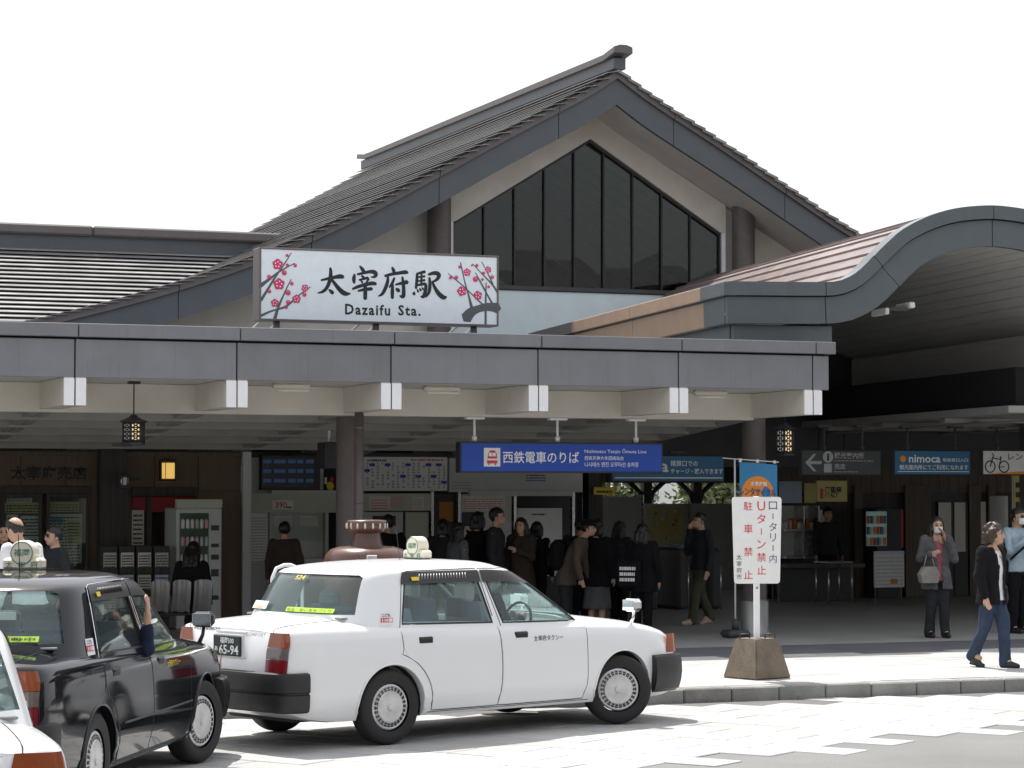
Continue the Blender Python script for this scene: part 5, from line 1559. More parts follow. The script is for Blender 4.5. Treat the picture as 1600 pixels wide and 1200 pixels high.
tp('counter_window', 425, 505, 803, 845, 'pane_clear', .01, Y=YT + .02)
for a in (428, 468): 
    q = tp('window_notice', a, a + 28, 806, 822, 'paper', .006, Y=YT + .005); lines(q, a + 2, a + 26, 808, 820, YT + .005, 5, 'text_grey', orgT, a, .4, e=.0072)
tp('counter_light', 425, 505, 831, 842, 'sign_white', .01, Y=YT + .5); tp('counter', 420, 508, 878, 1030, 'panel_green', .15); tp('counter_top', 418, 510, 872, 878, 'panel_grey', .3)
# departure board
db = tp('departure_board', 405, 496, 711, 766, 'black_metal', .14)
tp('screen', 409, 492, 714, 762, 'screen_blue', .004, Y=YT - .142, par=db)
for i in range(3):
    for a, b in ((411, 424), (428, 446), (450, 462), (464, 474), (478, 490)):
        tp('screen_text', a, b, 718 + i * 15, 724 + i * 15, 'screen_text', .003, Y=YT - .1475, par=db)
# route and fare board
fb = tp('fare_board', 566, 697, 714, 767, 'sign_white', .06)
r = random.Random(3); mbb, mbn = MB(), MB()
for i in range(16):
    a = 569 + i * 8
    if r.random() < .55:
        yb = 724 + r.randrange(4) * 9
        tp('blue_label', a, a + 9, yb, yb + 4.5, 'blue_sign', .002, Y=YT - .0605, par=fb)
    for k in range(9):
        if r.random() < .75:
            xa, xb, za, zb = rect(a + 1.5, a + 1.5 + r.uniform(2, 4), 723 + k * 4.6, 726 + k * 4.6, YT); mbn.add([(xa - o1.x, -.0615, za), (xb - o1.x, -.0615, za), (xb - o1.x, -.0615, zb), (xa - o1.x, -.0615, zb)], [(0, 1, 2, 3)])
stuff(mbn.build('small_print', 'text_grey', fb, fix=False))
lines(fb, 572, 602, 717, 721, YT, 1, 'navy_print', orgT, 8, .8, e=.0625); lines(fb, 640, 690, 717, 720, YT, 1, 'red_print', orgT, 9, .8, e=.0625)
b2 = tp('notice_board', 700, 908, 716, 769, 'panel_grey', .06); lines(b2, 704, 735, 750, 764, YT, 3, 'text_grey', orgT, 10, .4, e=.0625); lines(b2, 820, 850, 740, 752, YT, 3, 'navy_print', orgT, 11, .5, e=.0625)
tp('lower_header', 560, 672, 771, 798, 'panel_green', .08)
q = tp('poster', 577, 610, 775, 797, 'paper', .006, Y=YT - .081); lines(q, 580, 606, 778, 795, YT - .081, 4, 'red_print', orgT, 12, .35, e=.0075)
q = tp('poster', 612, 630, 778, 792, 'paper_pink', .006, Y=YT - .081); q = tp('poster', 644, 662, 776, 797, 'paper', .006, Y=YT - .081); lines(q, 646, 660, 778, 795, YT - .081, 6, 'text_grey', orgT, 14, .4, e=.0075)
tp('machine_panel', 556, 628, 800, 1030, 'panel_grey', .05); tp('machine_panel', 632, 668, 800, 1030, 'panel_green', .05)
tp('machine_screen', 582, 618, 806, 822, 'screen_blue', .01, Y=YT - .055); tp('machine_slot', 590, 612, 830, 838, 'dark_grey', .01, Y=YT - .055)
for a in (671, 713, 800, 891): tp('steel_post', a, a + 4, 768, 1030, 'steel', .09)
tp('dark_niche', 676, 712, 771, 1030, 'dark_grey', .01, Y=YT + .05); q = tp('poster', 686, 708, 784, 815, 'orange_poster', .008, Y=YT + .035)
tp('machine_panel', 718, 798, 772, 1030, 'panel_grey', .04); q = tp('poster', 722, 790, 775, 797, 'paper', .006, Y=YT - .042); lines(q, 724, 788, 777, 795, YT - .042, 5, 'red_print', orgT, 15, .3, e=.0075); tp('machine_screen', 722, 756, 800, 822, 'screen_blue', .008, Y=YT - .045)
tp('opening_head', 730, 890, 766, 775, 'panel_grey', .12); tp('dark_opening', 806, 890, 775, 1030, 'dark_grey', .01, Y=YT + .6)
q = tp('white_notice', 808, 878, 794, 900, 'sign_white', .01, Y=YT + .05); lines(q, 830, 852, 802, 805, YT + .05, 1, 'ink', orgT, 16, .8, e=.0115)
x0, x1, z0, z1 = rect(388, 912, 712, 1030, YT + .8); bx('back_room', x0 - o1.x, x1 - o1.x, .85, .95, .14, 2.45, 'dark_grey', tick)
c = at(516, 690, 30.2)
mon = thing('hanging_monitor', 'black box monitor hanging beside the round column', 'monitor', (c.x, 30.2, at(516, 732, 30.2).z))
bx('case', -.1, .14, -.1, .25, 0, .34, 'black_metal', mon); MB().tube([(0, .05, .34), (0, .05, 2.9 - mon.location.z)], .018, 8).build('rod', 'white_paint', mon)
c = at(515, 760, YT - .05)
dl = thing('shelf_figure', 'small ornament with yellow and red shapes on the ticket office ledge', 'ornament', (c.x, YT - .08, at(515, 767, YT).z))
MB().ell((0, 0, .07), (.06, .04, .07)).build('figure_body', 'yellow_print', dl); MB().ell((.02, 0, .17), (.035, .03, .04)).build('figure_head', 'red_print', dl); bx('card', -.09, -.05, -.01, .0, .1, .2, 'sign_white', dl)

# ---------------- ticket gates and the platform beyond
YG = 36.0
c = at(926, 850, 35.2)
pil = thing('pillar', 'dark square pillar next to the ticket gates', 'pillar', (c.x, 35.2, .14)); hw = .125
bx('shaft', -hw, hw, -hw, hw, 0, 2.36, 'wood_dark', pil); bx('plinth', -hw - .02, hw + .02, -hw - .02, hw + .02, 0, .18, 'dark_grey', pil)
for i, a in enumerate((945, 985, 1035, 1085)):
    x = at(a, 900, YG).x
    g = thing('ticket_gate', ('first', 'second', 'third', 'fourth')[i] + ' ticket gate cabinet from the dark pillar', 'ticket gate', (x, YG, .14), group='row of ticket gates')
    MB().bbox(-.1, .1, -.8, .8, 0, .98, .05).build('cabinet', 'dark_grey', g); bx('top_plate', -.09, .09, -.75, .75, .981, 1.0, 'steel_dull', g); bx('card_reader', -.06, .06, -.6, -.35, 1.001, 1.03, 'blue_light', g)
    MB().tube([(.13, -.7, .0), (.13, -.7, .85), (.13, .7, .85), (.13, .7, 0)], .018, 8).build('guard_rail', 'steel', g)
YP = 42.0
def wallthing(name, label, px0, px1, py0, py1, Y, mtl, cat, d=.08):
    x0, x1, z0, z1 = rect(px0, px1, py0, py1, Y)
    t = thing(name, label, cat, ((x0 + x1) / 2, Y, .14)); hw = (x1 - x0) / 2
    bx('panel', -hw, hw, 0, d, 0, z1 - .14, mtl, t)
    return t, hw, z1 - .14
t, hw, hh = wallthing('screen', 'grey frosted screen beyond the ticket gates', 936, 1003, 776, 1000, YP, 'panel_grey', 'screen'); 
for s_ in (-1, 1): bx('upright', s_ * hw - .03, s_ * hw + .03, -.02, -.001, 0, hh + .04, 'steel', t)
t, hw, hh = wallthing('platform_fence', 'grey platform fence carrying a coloured picture map', 1004, 1200, 787, 1000, YP + .4, 'panel_grey', 'fence')
mp_ = bx('picture_map', -hw + .1, -hw + .85, -.02, -.002, hh - .75, hh - .06, 'paper_yellow', t)
for k in range(26):
    xx, zz = RND.uniform(-hw + .12, -hw + .75), RND.uniform(hh - .73, hh - .14)
    MB().ell((xx, -.023, zz), (RND.uniform(.02, .06), .003, RND.uniform(.02, .05)), 8, 4).build('map_patch', RND.choice(['paper_blue', 'paper_pink', 'panel_green', 'paper', 'orange_poster', 'paper_yellow']), mp_)
for k in range(3): bx('fence_post', -hw + .95 + k * 1.0, -hw + 1.0 + k * 1.0, -.03, -.001, 0, hh + .03, 'steel_dull', t)
for i, px in enumerate((1010, 1088, 1190)):
    x = at(px, 780, YP + 3).x
    pp_ = thing('platform_post', 'dark platform roof post with curved braces, %s from the pillar' % ('first', 'second', 'third')[i], 'post', (x, YP + 3, .14), group='platform roof posts')
    bx('shaft', -.09, .09, -.09, .09, 0, 2.5, 'wood_dark', pp_)
    for s_ in (-1, 1): MB().tube([(s_ * .05, 0, 1.55), (s_ * .14, 0, 1.85), (s_ * .42, 0, 2.1)], [.05, .05, .06], 8).build('brace', 'wood_dark', pp_)
prf = thing('platform_roof', 'low dark platform roof edge beyond the ticket gates', 'roof', (18, YP + 3, 0))
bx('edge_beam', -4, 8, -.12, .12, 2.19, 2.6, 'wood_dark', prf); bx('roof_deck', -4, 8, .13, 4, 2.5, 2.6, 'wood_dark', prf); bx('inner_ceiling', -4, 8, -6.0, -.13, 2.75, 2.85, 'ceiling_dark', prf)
# far side of the tracks: pale house, shrubs
hx0 = at(1045, 770, 62)
hs = thing('house', 'pale house seen through the gap beyond the platform', 'house', (hx0.x, 62, 0))
bx('wall', -3.0, 4.6, 0, 5, 0, 5.5, 'sign_white', hs)
for xx in (-2.2, -.9, 1.4): 
    wn = bx('window', xx - .35, xx + .35, -.04, -.002, 1.2, 2.5, 'pane_dark', hs); bx('sill', xx - .42, xx + .42, -.1, -.045, 1.12, 1.19, 'panel_grey', wn)
bx('green_panel', -4.1, -3.05, -.1, .3, 0, 3.0, 'green_print', hs); MB().prism([(-3.4, 5.5), (.8, 7.2), (5.0, 5.5)], 'y', -.4, 5.4).build('roof', 'roof_metal', hs)
mat('leaf', (.11, .14, .05), .6, var=.35, scale=1.5); mat('leaf_b', (.18, .21, .09), .6, var=.3, scale=1.5); mat('bark', (.1, .08, .06), .9, var=.2)
def shrub(label, X, Y, rx, rz, zc, n, seed):
    r = random.Random(seed)
    t = thing('tree', label, 'tree', (X, Y, 0))
    MB().tube([(0, 0, 0), (.05, 0, zc * .5), (-.1, .1, zc)], [.16, .12, .05], 8).build('trunk', 'bark', t)
    for k in range(5):
        a = k * 1.25; MB().tube([(0, 0, zc * .55), (rx * .35 * math.cos(a), rx * .35 * math.sin(a), zc * .85), (rx * .7 * math.cos(a), rx * .7 * math.sin(a), zc + rz * .3)], [.07, .05, .02], 6).build('limb', 'bark', t)
    mb = MB()
    cl_ = [(r.gauss(0, rx * .45), r.gauss(0, rx * .45), zc + r.gauss(0, rz * .4)) for _ in range(26)]
    for _ in range(n):
        c_ = r.choice(cl_); p = Vector((c_[0] + r.gauss(0, rx * .16), c_[1] + r.gauss(0, rx * .16), c_[2] + r.gauss(0, rz * .14)))
        a, b = Vector((r.gauss(0, 1), r.gauss(0, 1), r.gauss(0, .6))).normalized(), Vector((r.gauss(0, 1), r.gauss(0, 1), r.gauss(0, 1)))
        b = (b - a * a.dot(b)).normalized(); l = r.uniform(.07, .14); w2 = l * .45
        mb.add([p - a * l, p + b * w2, p + a * l, p - b * w2], [(0, 1, 2, 3)], r.randrange(2))
    mb.build('crown', ['leaf', 'leaf_b'], t, fix=False)
for i, (px, Y, lab) in enumerate(((968, 56, 'leafy tree left of the pale house'), (1122, 55, 'leafy tree right of the pale house'), (1172, 57, 'leafy tree behind the banner, beyond the platform'))):
    shrub(lab, at(px, 770, Y).x, Y, 1.0, 1.5, 2.2, 2600, i)
t, hw, hh = wallthing('boundary_wall', 'long grey wall on the far side of the tracks', 700, 2200, 800, 1000, 52.0, 'panel_grey', 'wall', .15)
for k in range(12): bx('coping_stone', -hw + k * (2 * hw / 12) + .01, -hw + (k + 1) * (2 * hw / 12) - .01, -.05, .2, hh + .001, hh + .07, 'kerb_stone', t)
c = at(946, 767, 35.0)
ys = thing('yellow_sign', 'small yellow sign hanging at the ticket gates', 'sign', (c.x, 35.0, c.z)); bx('face', -.2, .16, 0, .04, -.06, .06, 'yellow_print', ys); printlines(ys, -.15, .12, -.03, .03, 1, 'ink', y=-.003); bx('hanger', -.03, .0, .01, .03, .06, 2.55 - c.z, 'black_metal', ys)

# ---------------- kiosks on the right
YK = 38.0
o2 = at(1400, 800, YK); orgK = (o2.x, YK, 0)
kio = thing('kiosk', 'dark timber kiosk front with display shelves and windows at the right', 'kiosk', orgK)
def kp(name, a, b, c, d, mtl, dd=.02, Y=YK, par=kio): return plate(par, name, a, b, c, d, Y, mtl, dd, orgK)
xa, xb = at(1205, 700, YK).x - o2.x, at(1800, 700, YK).x - o2.x
nb = 40
for i in range(nb):
    a = xa + (xb - xa) * i / nb; b = xa + (xb - xa) * (i + 1) / nb
    bx('wall_board', a + .003, b - .003, 0, .03, 2.0, 3.2, 'wood_mid', kio, c=.003)
kp('wall_backing', 1205, 1800, 640, 1000, 'wood_dark', .02, Y=YK + .08)
for a, b in ((1205, 1214), (1333, 1346), (1412, 1452), (1512, 1530), (1542, 1552), (1600, 1640)): kp('wall_board', a, b, 758, 1000, 'wood_mid', .05)
# display shelves with goods
kp('case_back', 1216, 1266, 790, 870, 'panel_grey', .01)
for k, yy in enumerate((826, 868)): kp('shelf', 1214, 1268, yy, yy + 4, 'steel_dull', .35)
for a in (1240, 1263): kp('case_post', a, a + 2, 790, 872, 'steel', .37)
kp('goods_panel', 1216, 1252, 752, 786, 'paper_blue', .02); kp('goods_panel', 1256, 1274, 755, 786, 'paper_yellow', .02)
for k in range(7): kp('gift_box', 1218 + k * 6.5, 1223 + k * 6.5, 816 - (k % 3) * 3, 826, ('paper', 'paper_pink', 'orange_poster')[k % 3], .2, Y=YK - .06)
kp('counter', 1214, 1330, 885, 1000, 'dark_grey', .1, Y=YK - .9); kp('counter_top', 1212, 1334, 880, 886, 'wood_mid', .4, Y=YK - .75)
kp('pale_poster', 1271, 1288, 797, 862, 'paper', .01, Y=YK + .0)
# drinks fridge
fr = kp('fridge', 1350, 1388, 795, 1000, 'black_metal', .45)
kp('fridge_interior', 1353, 1385, 799, 853, 'fridge_light', .01, Y=YK - .452, par=fr)
for k in range(3):
    for j in range(6): kp('bottle', 1354 + j * 5.2, 1357.6 + j * 5.2, 806 + k * 17, 818 + k * 17, ('red_print', 'blue_light', 'sign_white', 'orange_print')[(j + k) % 4], .03, Y=YK - .465, par=fr)
kp('red_banner', 1388, 1411, 796, 856, 'red_print', .01, Y=YK - .02)
# glazed doors
for a, b in ((1466, 1486), (1491, 1508)):
    dd = kp('glazed_door', a - 2, b + 2, 783, 1000, 'black_metal', .04); kp('door_glass', a, b, 785, 862, 'paper', .004, Y=YK - .045, par=dd)
kp('door_glass', 1531, 1540, 784, 850, 'paper', .01)
kp('door_backing', 1452, 1512, 758, 1000, 'black_metal', .01, Y=YK + .02)
c = at(1561, 850, 34.5); gp = thing('round_pillar', 'pale grey round pillar at the right edge behind the man', 'pillar', (c.x, 34.5, .14))
MB().lathe([(.15, .06), (.15, at(1561, 775, 34.5).z - .14)], 0, 0, 20).build('shaft', 'panel_grey', gp, sharp=40); MB().lathe([(.19, 0), (.19, .05)], 0, 0, 20).build('foot', 'dark_grey', gp, sharp=40)
c = at(1592, 790, 33.5); yb = thing('yellow_banner', 'tall dull yellow banner at the right edge', 'banner', (c.x, 33.5, .14)); bx('cloth', -.1, .3, 0, .008, .9, 2.2, 'paper_yellow', yb); printlines(yb, -.06, .26, 1.0, 2.1, 7, 'ink', y=-.003, seed=5); MB().tube([(-.12, 0, 0), (-.12, 0, 2.3)], .012, 6).build('pole', 'white_paint', yb); bx('foot', -.25, .05, -.15, .15, 0, .08, 'dark_grey', yb)
# hanging yellow shop sign
x0, x1, z0, z1 = rect(1277, 1330, 751, 784, 36.0)
ysn = thing('shop_sign', 'yellow green shop sign with black brush writing above the kiosk', 'sign', (x0, 36.0, z0), R(10)); w_, h_ = x1 - x0, z1 - z0
bx('board', 0, w_, 0, .05, 0, h_, 'paper_yellow', ysn); text('酒殿屋', 'ink', ysn, w_ * .24, w_ * .8, h_ * .2, h_ * .72, -.003, bold=.03); bx('red_seal', w_ * .09, w_ * .19, -.004, -.001, h_ * .15, h_ * .62, 'red_print', ysn, c=.001)
for xx in (.05, w_ - .05): MB().tube([(xx, .02, h_), (xx, .02, 3.1 - z0)], .01, 6).build('hanger', 'black_metal', ysn)
# table and notice stand in front
x = at(1305, 900, 36.2).x; tb = thing('table', 'steel legged display table by the kiosk counter', 'table', (x, 36.2, .14))
bx('table_top', -.25, .25, -.2, .3, .68, .71, 'steel_dull', tb)
for sx in (-.22, .22):
    for sy in (-.17, .27): MB().tube([(sx, sy, 0), (sx, sy, .68)], .014, 6).build('leg', 'steel', tb)
x0, x1, z0, z1 = rect(1366, 1413, 861, 918, 35.0); ns = thing('notice_stand', 'pale notice stand on the floor beside the woman in grey', 'notice board', ((x0 + x1) / 2, 35.0, .14)); hw = (x1 - x0) / 2
bd = bx('board', -hw, hw, 0, .03, z0 - .14, z1 - .14, 'panel_grey', ns); printlines(bd, -hw + .03, hw - .03, z0 - .1, z1 - .2, 8, 'text_grey', y=-.002, fill=.35, seed=8); bx('blue_strip', -hw, hw, -.004, -.001, z1 - .19, z1 - .15, 'paper_blue', bd, c=.001); bx('orange_note', .02, .15, -.004, -.001, z0 - .08, z0 - .0, 'orange_poster', bd, c=.001)
for sx in (-1, 1): MB().tube([(sx * (hw - .04), .05, 0), (sx * (hw - .04), .02, z1 - .16)], .012, 6).build('leg', 'steel_dull', ns)
# closing walls so that daylight only enters from the front
structure(MB().box(xa + o2.x, 40, YK + .15, YK + .3, 0, 4.2).build('wall_right', 'wood_dark'))
structure(MB().box(20.6, 40, 31.0, 45, 3.21, 3.3).build('ceiling_right', 'dark_grey'))

# ================================================================== STREET FURNITURE behind the white taxi
c = at(573, 850, 22.45)
mo = thing('bronze_drum_post', 'glossy brown drum shaped ornament standing behind the white taxi roof', 'ornament', (c.x, 22.45, .14))
prof_ = [(.36, 0), (.38, .04), (.36, .1), (.40, .35), (.42, .8), (.42, 1.20), (.40, 1.28), (.35, 1.335), (.27, 1.36), (.17, 1.368)]
MB().lathe(prof_, 0, 0, 36).build('drum', 'bronze_brown', mo, sharp=60)
MB().lathe([(.165, 1.36), (.150, 1.40), (.138, 1.45), (.13, 1.50)], 0, 0, 28).build('neck', 'bronze_brown', mo, sharp=60)
MB().lathe([(.10, 1.498), (.16, 1.50), (.188, 1.525), (.198, 1.56), (.196, 1.60), (.185, 1.615), (.155, 1.618), (.14, 1.605), (.02, 1.60)], 0, 0, 36).build('bowl', 'bronze_brown', mo, sharp=60)
for k in range(16):
    a = 2 * math.pi * k / 16
    MB().ell((.194 * math.cos(a), .194 * math.sin(a), 1.562), (.012, .012, .03), 8, 6, rot=Matrix.Rotation(a, 3, 'Z')).build('pale_stud', 'stripe_white', mo)
MB().bbox(-.13, -.02, -.405, -.385, 1.22, 1.29, .01).build('label_plate', 'chrome', mo)
c = at(449, 905, 22.6)
ba = thing('tubular_barrier', 'white tubular loop barrier just left of the brown ornament', 'barrier', (c.x, 22.6, .14))
def loop(w2, h2, y): 
    return [(-w2, y, 0), (-w2, y, h2 - .12), (-w2 + .04, y, h2 - .03), (-w2 + .12, y, h2), (w2 - .12, y, h2), (w2 - .04, y, h2 - .03), (w2, y, h2 - .12), (w2, y, 0)]
zt = at(442, 883, 22.6).z - .14
MB().tube(loop(.15, zt, 0), .018, 10).build('outer_loop', 'white_paint', ba); MB().tube(loop(.09, zt - .08, .0), .010, 8).build('inner_loop', 'white_paint', ba)

# ================================================================== unseen houses added behind the camera, for reflections and shade
mat('plaster_far', (.34, .33, .31), .85, var=.15, scale=1)
mat('plaster_far_b', (.24, .22, .20), .85, var=.15, scale=1)
def added_house(label, X, Y, w_, h_, rz, mtl):
    t = thing('added_house', label, 'house', (X, Y, 0), rz, group='unseen houses added round the forecourt')
    bx('wall', -w_ / 2, w_ / 2, 0, 7, 0, h_, mtl, t)
    MB().prism([(-.6, h_), (3.5, h_ + 1.9), (7.6, h_)], 'x', -w_ / 2 - .3, w_ / 2 + .3).build('roof', 'roof_metal', t)
    bx('shop_opening', -w_ / 2 + .5, w_ / 2 - .5, -.06, -.002, .15, 2.6, 'dark_grey', t); bx('awning', -w_ / 2 + .3, w_ / 2 - .3, -1.2, -.07, 2.75, 2.9, 'copper_brown', t)
    k = int(w_ // 2.2)
    for i in range(k):
        for zz in (3.6, 6.2):
            if zz + 1.4 < h_:
                xx = -w_ / 2 + (i + .5) * w_ / k; wn = bx('window', xx - .55, xx + .55, -.05, -.002, zz, zz + 1.3, 'pane_dark', t); bx('frame', xx - .6, xx + .6, -.03, -.001, zz - .08, zz - .004, 'sign_white', wn)
for i, (X, w_, h_, m) in enumerate(((-26, 9, 7.5, 'plaster_far'), (-15, 10, 9.5, 'plaster_far_b'), (-3, 12, 8.2, 'plaster_far'), (10, 11, 10.0, 'plaster_far_b'), (22, 10, 8.0, 'plaster_far'), (34, 11, 9.2, 'plaster_far_b'))):
    added_house(('pale', 'tall brown', 'wide pale', 'tallest brown', 'low pale', 'far brown')[i] + ' house added unseen behind the viewer for reflections and shade', X, -8 - (i % 2), w_, h_, math.pi, m)
for i, (Y, w_, h_, m) in enumerate(((0, 10, 8.5, 'plaster_far_b'), (11, 9, 7.5, 'plaster_far'))):
    added_house(('brown', 'pale')[i] + ' house added unseen at the right hand end of the forecourt', 36, Y, w_, h_, -math.pi / 2, m)

# ================================================================== PEOPLE
mat('skin', (.50, .30, .21), .55, var=.08, scale=12)
mat('hair_black', (.012, .010, .009), .42, var=.3, scale=40)
mat('hair_brown', (.045, .026, .016), .5, var=.35, scale=40)
for nm, c in dict(black=(.012, .012, .014), white=(.72, .72, .74), jeans=(.04, .058, .095), grey=(.10, .10, .105), charcoal=(.03, .032, .036), pink=(.30, .10, .12), lightblue=(.36, .45, .52), brown=(.05, .038, .03), tan=(.09, .07, .055), navy=(.02, .025, .05), skirt=(.10, .105, .11), beige=(.26, .245, .22), olive=(.07, .07, .045)).items():
    mat('cloth_' + nm, c, .95, var=.18, scale=9, bump=.25, bscale=35, spec=.12)
mat('shoe_black', (.015, .014, .014), .4, var=.1); mat('shoe_beige', (.4, .34, .27), .6, var=.1)
mat('eye', (.015, .012, .01), .2, var=0); mat('lips', (.36, .12, .10), .5, var=0)
mat('mask', (.75, .77, .78), .8, var=.05)

from mathutils import noise
def remesh(mb, voxel, mtl, name, parent, cutfn=None, smooth=2):
    me = mb.mesh('r')
    o = bpy.data.objects.new('r', me)
    m = o.modifiers.new('v', 'REMESH'); m.mode = 'VOXEL'; m.voxel_size = voxel; m.use_smooth_shade = True
    if smooth:
        s = o.modifiers.new('s', 'SMOOTH'); s.factor = .5; s.iterations = smooth
    me2 = bake(o)
    bpy.data.objects.remove(o); bpy.data.meshes.remove(me)
    sd = Vector((parent.location.x * 3.1, parent.location.y * 2.3, 1.7))
    nv = len(me2.vertices); co = [0.0] * (3 * nv); no = [0.0] * (3 * nv)
    me2.vertices.foreach_get('co', co); me2.vertex_normals.foreach_get('vector', no)
    if mtl.startswith('cloth'):                     # creases and sag in the cloth
        f_ = lambda x, y, z: noise.noise(Vector((x * 9 + sd.x, y * 9 + sd.y, z * 6.5))) * .011 + noise.noise(Vector((x * 22 + z * 9, y * 22 + sd.x, z * 15))) * .007
    elif mtl.startswith('hair'):                    # locks
        f_ = lambda x, y, z: noise.noise(Vector((x * 75, y * 75, z * 13))) * .006 + noise.noise(Vector((x * 24 + sd.x, y * 24, z * 24))) * .005
    else: f_ = None
    if f_:
        for k in range(0, 3 * nv, 3):
            d = f_(co[k], co[k + 1], co[k + 2]); co[k] += no[k] * d; co[k + 1] += no[k + 1] * d; co[k + 2] += no[k + 2] * d
        me2.vertices.foreach_set('co', co); me2.update()
    if cutfn:
        bm = bmesh.new(); bm.from_mesh(me2)
        bmesh.ops.delete(bm, geom=[v for v in bm.verts if cutfn(v.co)], context='VERTS')
        bm.to_mesh(me2); bm.free()
    me2.materials.clear()
    return link(name, me2, mtl, parent)

def limb(mb, pts, rs, n=12):
    """tapering limb with rounded ends"""
    mb.tube(pts, rs, n)
    for p, r in ((pts[0], rs[0]), (pts[-1], rs[-1])): mb.ell(p, (r, r, r), n, 8)
    for p, r in zip(pts[1:-1], rs[1:-1]): mb.ell(p, (r * .99,) * 3, n, 8)
def torso(mb, secs, n=20):
    """stack of ellipses (x, y, z, rx, ry)"""
    vs = []
    for x, y, z, rx, ry in secs:
        for k in range(n):
            a = 2 * math.pi * k / n; c, s = math.cos(a), math.sin(a)
            vs.append((x + rx * math.copysign(abs(c) ** .85, c), y + ry * math.copysign(abs(s) ** .9, s), z))
    N = len(secs)
    fs = [(i * n + k, i * n + (k + 1) % n, (i + 1) * n + (k + 1) % n, (i + 1) * n + k) for i in range(N - 1) for k in range(n)]
    fs += [tuple(range(n))[::-1], tuple((N - 1) * n + k for k in range(n))]
    mb.add(vs, fs)
def hand(mb, w, d, side, up, k=1.0, curl=.5):
    """palm, four fingers and a thumb; w wrist, d pointing direction, up = back of the hand"""
    d = Vector(d).normalized(); up = Vector(up); up = (up - d * up.dot(d)).normalized(); ac = d.cross(up) * side
    w = Vector(w); pc = w + d * .045 * k
    rot = Matrix((ac, d, up)).transposed()
    mb.ell(pc, (.038 * k, .052 * k, .017 * k), 12, 8, rot=rot)
    for i, (o, l) in enumerate(((-.028, .062), (-.010, .074), (.010, .070), (.027, .055))):
        b = w + d * .082 * k + ac * o * k
        m = b + d * l * .5 * k - up * curl * .012 * k; e = b + d * l * (1 - .25 * curl) * k - up * curl * .042 * k
        limb(mb, [b - d * .03 * k, b, m, e], [.0095 * k, .0095 * k, .0088 * k, .0075 * k], 7)
    b = w + d * .022 * k - ac * .026 * k
    limb(mb, [b, b + d * .028 * k - ac * .026 * k - up * .006 * k, b + d * .06 * k - ac * .034 * k - up * .016 * k], [.0125 * k, .0105 * k, .0085 * k], 7)

